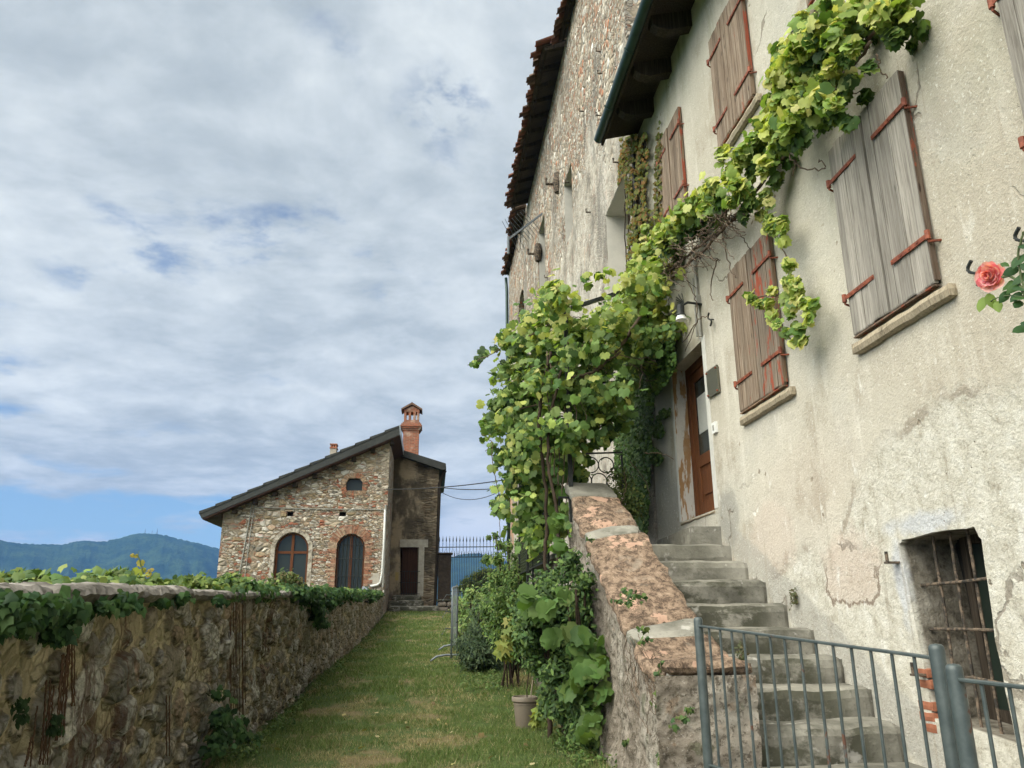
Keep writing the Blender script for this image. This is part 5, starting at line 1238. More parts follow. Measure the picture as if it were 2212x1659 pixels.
cor += gpx(.33066, (1261.7, 0), [(560, 1480, 60), (620, 1400, 60), (720, 1320, 60), (840, 1230, 62), (960, 1130, 80), (1000, 1230, 70), (1030, 1010, 80), (900, 1000, 40), (1120, 940, 80), (1170, 830, 80), (1240, 720, 80), (1290, 580, 90), (1350, 430, 90), (1290, 330, 60), (1420, 270, 90), (1430, 120, 50), (1450, 520, 90), (1400, 680, 90), (1330, 820, 80), (1250, 950, 60), (1180, 1080, 60), (960, 1320, 40)])
cor += gpx(.3967, (1645.6, 0), [(70, 420, 60), (120, 330, 80), (200, 260, 80), (280, 180, 80), (330, 260, 80), (400, 200, 70), (430, 110, 80), (530, 60, 90), (620, 80, 60), (680, 30, 80), (770, 50, 50), (260, 430, 80), (180, 480, 80), (90, 560, 80), (130, 650, 60), (40, 700, 50), (360, 420, 60), (330, 520, 60), (260, 570, 50), (390, 350, 50), (480, 430, 30), (390, 560, 30), (370, 40, 60), (490, 250, 30), (620, -20, 80), (340, -10, 60), (740, 130, 20), (650, 120, 30)])
for x, y, r_ in cor:
    dep = rng.uniform(.12, .5); p = at(0, FX-dep, x, y); rr = spx(r_, p[1])*1.1; n = int(min(420, 22+3300*rr*rr))
    parts.append(cluster(p, (rr*.8, rr, rr), n, .092, YG*4+MG, GRAPE, face=(-.5, -.35, .55), pw=.45, nr=.75, svar=.5))
    q = p+np.array([.12, .05, -.12]); parts.append(cluster(q, (rr*.5, rr*.9, rr*.85), int(n*.5), .10, MG+DG, GRAPE, face=(-.6, -.3, .3)))  # lower back leaves in darker greens, partly shade put into the colour
hang = gpx(.33066, (1261.7, 0), [(1180, 1270, 28), (1130, 1320, 24), (1200, 1330, 26), (1150, 1400, 22), (1290, 1440, 36), (1240, 1490, 30), (1200, 1470, 20), (1300, 1490, 20)])
hang += [(1675, 490, 16), (1690, 520, 12), (1700, 570, 11), (1706, 610, 11), (1662, 470, 14)]
hang += gpx(.34717, (1371.4, 603.4), [(955, 0, 20), (1000, 15, 26), (1010, 60, 26), (850, 75, 26), (735, 120, 26), (715, 105, 18), (770, 150, 24), (830, 150, 30), (930, 115, 40), (1000, 140, 40), (1060, 150, 40), (1115, 150, 18), (1085, 230, 28), (1010, 300, 38), (940, 330, 26), (1040, 380, 26), (850, 220, 26), (960, 200, 40), (990, 385, 22), (885, 270, 20)])
for x, y, r_ in hang:
    p = at(0, FX-.22, x, y); rr = spx(r_, p[1]); parts.append(cluster(p, (rr*.7, rr, rr), int(10+1500*rr*rr), .10, YG*3+MG, GRAPE, face=(-.6, -.35, .45)))
V, F, C = join(parts); np_mesh('foliage', V, F, M['leaf'], vine, C)
# trunk and canes
def wob(pts, n=8, a=.02, seed=0):
    pts = [Vector(p) for p in pts]; out = []; r = random.Random(seed)
    for i in range(len(pts)-1):
        p0, p1, p2, p3 = pts[max(i-1, 0)], pts[i], pts[i+1], pts[min(i+2, len(pts)-1)]
        for k in range(n):
            t = k/n; q = .5*((2*p1)+(p2-p0)*t+(2*p0-5*p1+4*p2-p3)*t*t+(3*p1-p0-3*p2+p3)*t**3)
            out.append(q+Vector((r.uniform(-a, a), r.uniform(-a, a), r.uniform(-a, a))))
    out.append(pts[-1]); return out
A = lambda px, py, Y: tuple(at(1, Y, px, py))
tp = wob([(1.30, 8.9, -.05), A(1185, 1400, 9), A(1196, 1300, 9), A(1207, 1200, 9), A(1200, 1090, 9), A(1184, 1000, 9.1), A(1190, 900, 9.2), A(1212, 800, 9.3)], 8, .010, 1)
MB().tube(tp, [.028-.013*i/len(tp) for i in range(len(tp))], 8).tube(wob([A(1190, 1330, 9.2), A(1178, 1200, 9.3), A(1180, 1080, 9.4), A(1165, 900, 9.4), A(1190, 760, 9.5)], 8, .015, 2), .022, 6).build('trunk', M['bark'], vine, True)
cm = MB()
def canepx(pts, r0, r1, seed): q = wob(pts, 7, .012, seed); cm.tube(q, [r0+(r1-r0)*i/len(q) for i in range(len(q))], 6)
canepx([A(1228, 815, 9.3), A(1265, 812, 9.4), A(1300, 790, 9.5), A(1345, 740, 9.6), A(1385, 680, 9.7), A(1420, 620, 9.8), A(1460, 560, 9.8)], .028, .022, 3)
canepx([A(1215, 740, 9.2), A(1250, 745, 9.3), A(1310, 775, 9.4), A(1340, 760, 9.5)], .018, .015, 4)
canepx([A(1395, 690, 9.8), A(1440, 625, 9.9), A(1500, 545, 9.5)], .022, .018, 5)
canepx([A(1250, 760, 9.0), A(1330, 765, 9.3), A(1420, 790, 9.7)], .007, .005, 6)
canepx([A(1078, 930, 10.2), A(1110, 890, 10.2), A(1170, 870, 10), A(1225, 840, 9.5)], .010, .014, 7)
canepx([A(1062, 950, 10.2), A(1066, 1010, 10.2), A(1078, 1080, 10.2), A(1080, 1160, 10.1)], .006, .004, 8)
canepx([A(1040, 938, 10.2), A(1062, 955, 10.2), A(1048, 975, 10.2)], .005, .004, 9)
canepx([A(1110, 1030, 10.2), A(1075, 1090, 10.2)], .004, .003, 10)
canepx([A(1010, 790, 10.4), A(1060, 765, 10.4), A(1130, 730, 10.3), A(1190, 700, 10)], .005, .010, 11)
for k in range(6): canepx([A(1180+k*9, 760+k*22, 9.5), A(1185+k*12, 900, 9.4), A(1190+k*8, 1010+k*20, 9.3)], .009, .006, 20+k)
H_ = lambda px, py, d=.15: tuple(at(0, FX-d, px, py))
for k, s_ in enumerate([[(1420, 610), (1500, 540), (1590, 470), (1650, 390), (1740, 270), (1820, 160), (1900, 50), (1960, -40)], [(1450, 600), (1540, 520), (1600, 450), (1700, 330), (1800, 200), (1880, 90)]]): canepx([H_(x, y, .1+.05*k) for x, y in s_], .019, .014, 30+k)
r = random.Random(77)
for k in range(120):                                # dry tangle under the cordon
    px = r.uniform(1430, 1590); py = 575-(px-1430)*.78+r.uniform(-28, 45); L = r.uniform(18, 60); a = r.uniform(0, 6.28)
    pts = [H_(px, py, r.uniform(.05, .35)), H_(px+L*.5*math.cos(a)+r.uniform(-8, 8), py+L*.5*math.sin(a)+8, r.uniform(.05, .4)), H_(px+L*math.cos(a), py+L*math.sin(a)+10, r.uniform(.05, .35))]
    canepx(pts, .006, .0035, 100+k)
for k, s_ in enumerate([[(1478, 590), (1500, 640), (1505, 690), (1480, 760)], [(1560, 500), (1575, 570), (1590, 600)], [(1700, 330), (1730, 360), (1780, 365), (1770, 345)], [(1790, 240), (1830, 210), (1870, 190)], [(1895, 120), (1900, 150), (1915, 170)], [(1720, 345), (1712, 380)], [(1655, 455), (1668, 500), (1700, 560), (1702, 620), (1712, 690)], [(1640, 420), (1655, 470), (1680, 490)], [(1640, 640), (1690, 640), (1740, 650)], [(1475, 740), (1510, 690), (1530, 685)], [(1550, 560), (1535, 620), (1540, 650)]]):
    canepx([H_(x, y, .10+.04*(k % 3)) for x, y in s_], .008, .004, 300+k)
for k in range(46):
    px = r.uniform(1130, 1500); py = r.uniform(640, 1050) if px < 1400 else r.uniform(600, 720); L = r.uniform(30, 80); a = r.uniform(-.6, 1.9); Y = r.uniform(9.2, 10.4)
    canepx([A(px, py, Y), A(px+L*.5*math.cos(a)+6, py+L*.5*math.sin(a), Y+.1), A(px+L*math.cos(a), py+L*math.sin(a)+8, Y)], .006, .004, 400+k)
cm.build('canes', M['twig'], vine, True)

# --- ivy column by the door
iv = thing('ivy', (3.2, 11.5, 2), 'dense dark green ivy column on the wall left of the door', 'ivy')
def wallivy(poly, n, X, thick, size, cols, T=IVY, seed=0, face=(-1, -.35, .25), dens=None):
    """leaves over a polygon given in photo pixels, lying on the wall plane"""
    out = []; xs = [p[0] for p in poly]; ys2 = [p[1] for p in poly]; cnt = 0; r = random.Random(seed); P = []
    def ins(x, y):
        c = False; j = len(poly)-1
        for i in range(len(poly)):
            if (poly[i][1] > y) != (poly[j][1] > y) and x < (poly[j][0]-poly[i][0])*(y-poly[i][1])/(poly[j][1]-poly[i][1])+poly[i][0]: c = not c
            j = i
        return c
    while len(P) < n:
        x = r.uniform(min(xs), max(xs)); y = r.uniform(min(ys2), max(ys2))
        if not ins(x, y): continue
        if dens and mnoise.noise(Vector((x/dens, y/dens, seed))) < -.08+.15*r.random(): continue
        P.append(at(0, X-r.random()**1.5*thick, x, y))
    P = np.array(P); N = np.array(face)+rng.normal(0, .38, (n, 3))
    return leafset(P, N, size*rng.uniform(.65, 1.3, n), pick(cols, n), T)
IVG = [(.030, .066, .014), (.045, .092, .018), (.062, .115, .022), (.080, .135, .030)]
ps = [wallivy([(1335, 770), (1400, 700), (1455, 720), (1460, 790), (1438, 830), (1412, 860), (1405, 960), (1402, 1060), (1400, 1130), (1395, 1170), (1380, 1140), (1350, 1080), (1328, 1030), (1325, 900)], 9500, FX-.02, .26, .062, IVG, seed=1),
      wallivy([(1405, 930), (1425, 885), (1448, 882), (1446, 900), (1425, 905), (1436, 935), (1428, 948), (1412, 945)], 420, FX-.02, .08, .05, IVG[2:]+[(.08, .12, .03)], seed=2),
      wallivy([(1405, 965), (1420, 970), (1434, 990), (1422, 1008), (1404, 1000)], 340, FX-.02, .1, .05, IVG[2:]+[(.08, .12, .03)], seed=3)]
for k in range(14):
    p = at(1, 9.9+rng.uniform(-.3, .4), 1345+rng.uniform(-22, 30), 1070+rng.uniform(-45, 40)); ps.append(cluster(p, (.14, .14, .12), 110, .045, [(.075, .10, .025), (.11, .13, .035), (.05, .08, .02)], OVAL, tip=(0, 0, .6)))
V, F, C = join(ps); np_mesh('foliage', V, F, M['ivy'], iv, C)
mb = MB()
for k in range(9): mb.tube(wob([H_(1350+k*7, 1140-k*3, .02), H_(1352+k*6, 1000, .03), H_(1356+k*7, 860, .03)], 6, .02, k), .014, 5)
mb.build('stems', M['bark'], iv, True)
# --- creeper on the castle corner
cr = thing('virginia_creeper', (3.2, 11.3, 5), 'olive and rust coloured creeper hanging where the castle meets the plastered house', 'creeper')
CG = [(.13, .15, .030), (.18, .19, .045), (.09, .12, .028), (.22, .15, .04), (.24, .12, .03), (.15, .17, .04)]
CR = [(.21, .085, .025), (.17, .10, .03), (.13, .12, .03)]
ps = [wallivy([(1345, 292), (1395, 288), (1400, 340), (1392, 420), (1398, 520), (1402, 600), (1350, 600), (1356, 520), (1352, 420), (1348, 350)], 3600, FX-.03, .16, .07, CG, seed=5, dens=11),
      wallivy([(1338, 300), (1360, 296), (1358, 330), (1352, 372), (1345, 395)], 420, CX-.02, .1, .06, CR+CG, seed=6, dens=9),
      wallivy([(1418, 300), (1424, 262), (1432, 300), (1428, 400), (1432, 470), (1418, 520), (1412, 420)], 900, FX-.02, .06, .06, CG[:3]+CR[1:], seed=7, dens=7),
      wallivy([(1336, 340), (1346, 330), (1340, 390), (1333, 410)], 160, CX-.02, .06, .055, CG, seed=8),
      wallivy([(1370, 440), (1450, 470), (1470, 600), (1360, 640)], 900, FX-.03, .1, .07, CG, seed=9, dens=10)]
V, F, C = join(ps); np_mesh('foliage', V, F, M['leaf'], cr, C)
mb = MB()
for k in range(8): mb.tube(wob([H_(1352+k*6, 600, .03), H_(1350+k*6, 450, .03), H_(1352+k*6.5, 300, .03)], 8, .02, k+9), .012, 5)
mb.build('stems', M['bark'], cr, True)

# --- rose and vine shrub against the parapet
rs = thing('rose_shrub', (1.45, 8.0, 0), 'tall dark green rose shrub mixed with vine leaves against the stair parapet', 'shrub')
pts = gpx(.3386, (1042.2, 1097), [(300, 580, 70), (420, 470, 80), (560, 400, 80), (480, 600, 110), (640, 560, 65), (690, 640, 60), (590, 700, 90), (360, 700, 90), (310, 800, 60), (480, 800, 100), (620, 840, 80), (700, 900, 60), (560, 920, 100), (430, 940, 85), (620, 1030, 90), (710, 1020, 60), (500, 1080, 90), (650, 1160, 90), (730, 1150, 50), (540, 1220, 80), (640, 1310, 90), (700, 1390, 60), (600, 1380, 80), (740, 1480, 60), (430, 1180, 60), (440, 1060, 70), (680, 1250, 70), (650, 470, 50), (560, 320, 50), (800, 1560, 40), (400, 1270, 40), (260, 640, 60), (250, 720, 60), (380, 560, 70), (620, 1480, 70), (680, 1540, 60), (560, 1330, 70), (480, 1290, 50), (640, 1580, 50), (740, 1600, 50), (600, 620, 80), (500, 700, 80), (420, 860, 60), (340, 860, 50), (300, 920, 50), (340, 980, 50), (270, 840, 50), (360, 1040, 40), (300, 1000, 30)])
ps = []; RG = [(.045, .090, .024), (.070, .125, .030), (.034, .068, .020), (.105, .165, .040)]
for x, y, r_ in pts:
    Y = 8.0+rng.uniform(-.3, .5); p = at(1, Y, x, y); rr = spx(r_, Y); p[2] = max(p[2], .12)
    ps.append(cluster(p, (rr, rr*1.1, rr), int(140+15000*rr*rr), .055, RG, OVAL, tip=(0, -.3, -.2)))
V, F, C = join(ps); np_mesh('foliage', V, F, M['ivy'], rs, C)
ps = []
for x, y, r_ in gpx(.3386, (1042.2, 1097), [(430, 640, 34), (280, 570, 40), (650, 820, 40), (760, 900, 40), (640, 970, 40), (720, 1060, 40), (660, 1210, 34), (780, 1160, 24), (600, 880, 40), (430, 830, 26), (520, 560, 50), (460, 130, 36), (490, 250, 44), (540, 790, 30), (700, 1370, 26), (480, 60, 30), (610, 1090, 36), (560, 1180, 40), (690, 1290, 40), (330, 640, 40), (640, 1430, 40), (740, 980, 30), (660, 1050, 40)]):
    p = at(1, 7.55+rng.uniform(-.15, .15), x, y); rr = spx(r_, 7.6); ps.append(cluster(p, (rr, rr, rr), 5, .16, MG[:3]+[(.09, .16, .035)], GRAPE, face=(-.2, -.8, .45)))
V, F, C = join(ps); np_mesh('vine_leaves', V, F, M['leaf'], rs, C)
mb = MB()
for k in range(12):
    a = rng.uniform(-.3, .3, 4); mb.tube(wob([(1.45+a[0]*.3, 8.05+a[1]*.5, -.02), (1.36+a[2]*.6, 8.1+a[3], .7), (1.28+a[2]*.9, 8.1+a[3]*1.5, 1.5)], 6, .015, k), [.012]*12+[.006], 6)
mb.build('stems', M['bark'], rs, True)
# potted vine (in the pot) and young vine leaves by it
ps = []
for x, y, r_ in gpx(.3386, (1042.2, 1097), [(190, 730, 34), (150, 820, 40), (130, 890, 40), (160, 930, 30), (240, 810, 34), (270, 840, 26), (430, 840, 20), (350, 1320, 26), (370, 1360, 24), (400, 1300, 22), (400, 1240, 20), (340, 1370, 18), (190, 770, 30), (230, 760, 26)]):
    p = at(1, 9.3, x, y); rr = spx(r_, 9.3); ps.append(cluster(p, (rr, rr, rr), 6, .135, [(.20, .24, .05), (.15, .20, .045), (.26, .27, .07)], MAPLE, face=(-.3, -.7, .5)))
V, F, C = join(ps); np_mesh('vine_leaves', V, F, M['leaf'], po, C)
mb = MB().tube(wob([(PC[0]+.02, PC[1], PC[2]+.28), (PC[0]+.05, PC[1], PC[2]+.8), (PC[0]-.05, PC[1]-.1, PC[2]+1.2), (PC[0]-.15, PC[1]-.1, PC[2]+1.35)], 6, .008, 3), .007, 5); mb.build('vine_stem', M['bark'], po)

# --- rosemary and airy shrub by the castle wall
def bush(name, label, cat, pts, Yr, size, cols, T, dens, root, stems=14, face=(-.2, -.4, .7), tip=(0, 0, 1), mat='ivy'):
    t = thing(name, root, label, cat); ps = []
    for x, y, r_ in pts:
        Y = rng.uniform(*Yr); p = at(1, Y, x, y); rr = spx(r_, Y); p[2] = max(p[2], root[2]+rr*.4); ps.append(cluster(p, (rr, rr*1.2, rr), int(60+4.4*dens*rr*rr), size, cols, T, face=face, tip=tip))
    V, F, C = join(ps); np_mesh('foliage', V, F, M[mat], t, C)
    mb = MB(); r = random.Random(len(pts))
    for k in range(stems):
        x, y, r_ = pts[k % len(pts)]; e = at(1, sum(Yr)/2, x, y); b = Vector(root)+Vector((r.uniform(-.2, .2), r.uniform(-.2, .2), -.03))
        mb.tube(wob([b, b.lerp(Vector(e), .5)+Vector((r.uniform(-.15, .15), 0, -.08)), Vector(e)], 6, .01, k), [.014]*6+[.012-.001*q for q in range(7)], 5)
    mb.build('stems', M['bark'], t, True); return t
ros = gpx(.34717, (493.7, 1261.7), [(1560, 330, 80), (1620, 400, 90), (1500, 420, 60), (1470, 380, 50), (1600, 480, 80), (1700, 450, 80), (1660, 300, 80), (1600, 250, 60), (1560, 170, 40), (1540, 430, 70), (1500, 480, 40), (1650, 520, 60), (1740, 380, 60), (1560, 520, 50), (1590, 550, 40), (1700, 520, 60), (1780, 480, 50)])
z_ = float(gz(1.05, 15))
NG = [(.030, .055, .022), (.045, .075, .030), (.022, .042, .018), (.065, .095, .035)]
bush('rosemary_bush', 'rounded dark rosemary bush on the lawn between barrier and rose shrub', 'bush', ros, (14.6, 16.0), .10, NG, tmpl([(.11, -.5), (0, .6), (-.11, -.5)], 0, .1), 7500, (1.0, 15.2, z_), 26)
ros2 = gpx(.34717, (493.7, 1261.7), [(1480, 120, 50), (1440, 150, 36), (1520, 200, 50), (1480, 240, 50), (1460, 300, 40), (1420, 100, 24), (1500, 60, 36), (1560, 100, 40), (1440, 210, 30)])
bush('light_green_shrub', 'loose light green shrub behind the crowd barrier below the spiked fence', 'shrub', ros2, (19.5, 22), .075, MG+[(.13, .15, .05)], OVAL, 1700, (1.05, 21, float(gz(1.05, 21))), 16)
air = gpx(.3386, (1042.2, 1097), [(100, 600, 60), (60, 700, 50), (180, 480, 60), (130, 400, 50), (220, 330, 50), (200, 400, 50), (80, 450, 50), (40, 520, 50), (100, 330, 36), (160, 250, 36), (80, 180, 20), (110, 240, 30), (200, 560, 60), (130, 500, 60), (60, 600, 60), (20, 640, 50), (190, 640, 60), (270, 420, 50), (40, 190, 14), (150, 130, 12), (30, 330, 30), (230, 230, 26), (110, 690, 60), (170, 720, 50), (230, 480, 50), (120, 780, 60), (180, 820, 60), (230, 880, 50), (60, 770, 50), (240, 800, 50), (150, 860, 50), (200, 940, 40), (90, 830, 40)])
bush('jasmine_shrub', 'airy green jasmine shrub climbing beside the castle wall under the arbour', 'shrub', air, (12.2, 14.0), .062, MG+DG[1:]+[(.12, .19, .04)], OVAL, 2300, (1.25, 13.2, float(gz(1.2, 13))-.05), 12, mat='leaf')
# tree beyond the fence
z_ = float(gz(4, 46))
TX = [(1030, 1246, 12), (1010, 1258, 11), (1000, 1270, 9), (1045, 1240, 10), (1020, 1264, 14), (1060, 1238, 10)]
tr = thing('tree', (4.6, 46, z_), 'light green tree standing beyond the spiked iron fence', 'tree')
ps = []; TC = []
for x, y, r_ in TX+[(1078, 1262, 16), (1062, 1250, 16), (1048, 1262, 15), (1030, 1272, 14), (1015, 1282, 13), (1092, 1245, 14), (1085, 1275, 18), (1060, 1280, 18), (1040, 1290, 16), (1100, 1260, 20), (1050, 1240, 9), (1075, 1238, 10), (1120, 1255, 20), (1020, 1295, 14), (1070, 1300, 20), (1100, 1300, 20)]:
    Y = 46+rng.uniform(-1.2, 1.2); p = at(1, Y, x, y); rr = spx(r_, Y); TC.append(p); ps.append(cluster(p, (rr, rr, rr*.85), 420, .16, [(.075, .115, .028), (.12, .16, .035), (.05, .085, .022), (.17, .19, .05)], OVAL, face=(-.3, -.3, .6)))
V, F, C = join(ps); np_mesh('crown', V, F, M['leaf'], tr, C)
mb = MB(); top = Vector((4.4, 46, z_+2.6)); mb.tube(wob([(4.6, 46, z_-.3), (4.55, 46, z_+1.4), top], 6, .03, 1), [.20-.01*i for i in range(13)], 9)
for p in TC[::2]: mb.tube(wob([top, top.lerp(Vector(p), .5)+Vector((0, 0, .1)), Vector(p)], 5, .04, 2), [.07-.005*i for i in range(11)], 6)
mb.build('trunk', M['bark'], tr, True)

# --- ivy and vines on the garden wall
gi = thing('wall_ivy', (-2.1, 5, 1.3), 'dark glossy ivy trailing over the coping along the garden wall', 'ivy')
ps = []
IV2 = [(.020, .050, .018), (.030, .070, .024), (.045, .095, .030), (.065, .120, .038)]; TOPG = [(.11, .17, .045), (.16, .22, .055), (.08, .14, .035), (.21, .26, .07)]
hangp = gpx(.3716, (0, 1042.2), [(60, 730, 60), (130, 720, 50), (0, 760, 60), (200, 720, 55), (260, 740, 50), (330, 730, 50), (400, 740, 50), (450, 750, 40), (100, 790, 40), (30, 820, 50), (200, 800, 30), (340, 860, 34), (345, 900, 26), (400, 810, 30), (260, 800, 30), (700, 720, 36), (640, 730, 26), (600, 730, 26), (780, 720, 22), (715, 680, 36), (960, 700, 16), (1060, 670, 22), (1280, 690, 24), (150, 850, 24), (0, 700, 40)])
for x, y, r_ in hangp:
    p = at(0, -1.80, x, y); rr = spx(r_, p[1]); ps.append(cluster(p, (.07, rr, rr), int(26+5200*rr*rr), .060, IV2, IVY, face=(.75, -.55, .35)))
hang2 = gpx(.3141, (411.4, 850.2), [(850, 1390, 40), (870, 1440, 44), (880, 1490, 40), (880, 1540, 36), (900, 1590, 20), (940, 1400, 40), (960, 1450, 30), (1000, 1390, 30), (1060, 1380, 36), (1120, 1390, 36), (1160, 1410, 24), (1220, 1375, 24), (780, 1400, 36), (740, 1370, 26), (1280, 1390, 18), (1250, 1420, 14), (1000, 1430, 22), (820, 1370, 30)])
for x, y, r_ in hang2:
    p = at(0, -1.82, x, y); rr = spx(r_, p[1]); ps.append(cluster(p, (.12, rr*1.4, rr), int(90+1900*rr*rr), .075, IV2, IVY, face=(.7, -.5, .4)))
foot = gpx(.3716, (0, 1042.2), [(1270, 1240, 22), (1280, 1400, 40), (1320, 1430, 50), (1370, 1440, 40), (1420, 1470, 34), (1260, 1500, 40), (1240, 1570, 34), (1300, 1340, 22), (1330, 1390, 30), (1300, 1480, 40), (1460, 1490, 16)])
for x, y, r_ in foot:
    p = at(0, -1.78, x, y); rr = spx(r_, p[1]); ps.append(cluster(p, (.10, rr, rr), int(30+3200*rr*rr), .065, IV2, IVY, face=(.75, -.55, .35)))
for x, y, r_ in gpx(.3716, (0, 1042.2), [(125, 1300, 26), (130, 1370, 20), (330, 1380, 24), (320, 1440, 20), (1430, 1380, 12)]):
    p = at(0, -1.84, x, y); rr = spx(r_, p[1]); ps.append(cluster(p, (.03, rr*.6, rr), 60, .03, [(.03, .06, .02)], OVAL, face=(.75, -.5, .3)))
y = 3.4
while y < 31:                                         # along the coping
    t0 = float(np.interp(y, TY, TZ)); n = int(46*(1+(y > 12)*1.2)); sz = .065 if y < 12 else .09
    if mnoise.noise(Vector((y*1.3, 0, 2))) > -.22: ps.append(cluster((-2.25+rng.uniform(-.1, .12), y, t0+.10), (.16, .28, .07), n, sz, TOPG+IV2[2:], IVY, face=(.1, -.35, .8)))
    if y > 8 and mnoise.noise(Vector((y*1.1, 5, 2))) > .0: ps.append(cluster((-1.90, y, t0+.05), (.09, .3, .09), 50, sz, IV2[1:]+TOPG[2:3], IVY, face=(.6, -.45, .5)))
    y += .26
V, F, C = join(ps); np_mesh('foliage', V, F, M['ivy'], gi, C)
mb = MB(); r = random.Random(3)
stems = [(395, 820, 1230, 16), (420, 830, 1300, 16), (380, 950, 1480, 20), (250, 1150, 1640, 22), (290, 1180, 1640, 16), (200, 1300, 1650, 10), (350, 1000, 1500, 14), (975, 1240, 1590, 12), (1340, 700, 1330, 12), (1375, 700, 1340, 16), (1400, 710, 1350, 16), (1420, 700, 1280, 10), (160, 1480, 1650, 10)]
for x, y0_, y1_, w in stems:
    for j in range(3):
        xx = x+r.uniform(-w, w); q = [tuple(at(0, -1.90, (xx+r.uniform(-w, w)*.16+(t-.5)*-40*(x < 420))*.3716, (y0_+(y1_-y0_)*t)*.3716+1042.2)) for t in np.linspace(0, 1, 7)]
        mb.tube(wob(q, 5, .003, int(xx)), r.uniform(.0022, .0045), 5)
mb.build('stems', simple('reddish_ivy_stem', (.13, .075, .05), .95, 0, 30, .4, .9, .1), gi, True)
# young leafy vines standing on top of the wall
bush('wall_top_vine', 'bushy light green creeper piled on the garden wall before the house windows', 'creeper',
     gpx(.3141, (411.4, 850.2), [(700, 1290, 40), (650, 1290, 40), (600, 1300, 40), (740, 1310, 30), (560, 1320, 34), (640, 1250, 24), (700, 1250, 20), (520, 1330, 30), (460, 1330, 30), (760, 1340, 26)]), (12.2, 13.6), .06,
     [(.11, .15, .045), (.15, .19, .06), (.07, .11, .035), (.19, .15, .07)], OVAL, 3300, (-2.35, 13, 1.5), 8, mat='leaf')
bush('wall_top_vine', 'light green vine mound on the garden wall at the stone house corner', 'creeper',
     gpx(.3141, (411.4, 850.2), [(300, 1290, 44), (250, 1270, 34), (350, 1310, 40), (200, 1310, 40), (130, 1320, 40), (60, 1310, 44), (20, 1310, 36), (400, 1320, 30), (250, 1320, 40)]), (9.0, 10.4), .07,
     TOPG+IV2[2:], IVY, 2300, (-2.35, 9.6, 1.45), 8, mat='leaf')
bush('wall_top_vine', 'broad grey-green vine leaves on the garden wall left of the young shoot', 'creeper',
     gpx(.3716, (0, 1042.2), [(560, 600, 26), (600, 590, 26), (640, 590, 30), (700, 595, 30), (740, 605, 22), (680, 570, 14)]), (6.4, 6.9), .15,
     [(.13, .19, .06), (.10, .17, .05), (.17, .22, .08)], MAPLE, 620, (-2.3, 6.6, 1.45), 5, mat='leaf')
bush('wall_top_vine', 'dark and pale leafy vine heap on the garden wall at the left edge', 'creeper',
     gpx(.3716, (0, 1042.2), [(20, 580, 36), (80, 560, 30), (60, 600, 40), (130, 560, 26), (170, 590, 36), (220, 590, 36), (270, 600, 30), (320, 610, 24), (200, 560, 20), (0, 610, 40), (380, 612, 16)]), (5.0, 5.6), .085,
     IV2[1:]+TOPG, IVY, 3600, (-2.3, 5.3, 1.40), 6, mat='leaf')
bush('wall_top_vine', 'small leafy vine tuft on the garden wall right of the young shoot', 'creeper',
     gpx(.3716, (0, 1042.2), [(1040, 600, 26), (1100, 590, 24), (1140, 580, 20), (980, 610, 20), (1180, 600, 20), (860, 615, 20), (1060, 575, 12)]), (7.4, 8.0), .09,
     TOPG+[(.12, .18, .05)], MAPLE, 1700, (-2.3, 7.6, 1.45), 6, mat='leaf')
# the young shoot
sp_ = thing('vine_shoot', (-2.2, 6.9, 1.4), 'single young vine shoot with yellow leaves rising above the garden wall', 'vine shoot')
Ys = 6.9; Q = lambda x, y: at(1, Ys, x*.4069/1.823, (1950+y*.4069)/1.823)
MB().tube(wob([Q(1440, 930), Q(1400, 800), Q(1370, 700), Q(1345, 610), Q(1325, 580), Q(1290, 578)], 6, .002, 1), [.006]*20+[.004]*11, 6).tube(wob([Q(1400, 800), Q(1440, 755), Q(1465, 725)], 5, .001, 2), .003, 5).tube(wob([Q(1340, 600), Q(1340, 550), Q(1355, 540)], 5, .001, 3), .0015, 4).build('stem', simple('green_stem', (.10, .13, .04), .6), sp_)
ps = []
for x, y, s_, tip, c_ in ((1280, 582, .045, (-1, 0, -.2), (.38, .30, .06)), (1315, 588, .045, (.5, 0, -.6), (.36, .30, .06)), (1358, 655, .08, (.1, 0, -1), (.36, .32, .08)), (1340, 740, .125, (-.2, 0, -1), (.33, .37, .05)), (1385, 725, .06, (.6, 0, .6), (.33, .33, .05)), (1435, 765, .065, (-.2, 0, -1), (.42, .32, .06)), (1470, 722, .04, (.6, 0, .2), (.42, .32, .08)), (1440, 728, .03, (-.5, 0, 0), (.4, .3, .1)), (1430, 850, .21, (.2, 0, -1), (.17, .26, .05)), (1490, 830, .12, (1, 0, -.3), (.20, .28, .05)), (1370, 870, .14, (-.8, 0, -.5), (.15, .24, .045)), (1020, 860, .16, (-1, 0, -.1), (.16, .24, .06)), (1150, 860, .17, (.3, 0, .8), (.15, .23, .05)), (1060, 830, .12, (.2, 0, .8), (.20, .27, .07))):
    P = np.array([Q(x, y)]); T_ = MAPLE if s_ > .1 else GRAPE
    ps.append(leafset(P, np.array([[.1, -1, .15]]), np.array([s_*.82]), np.array([c_]), T_, tip, .05))
V, F, C = join(ps); np_mesh('leaves', V, F, M['leaf'], sp_, C)

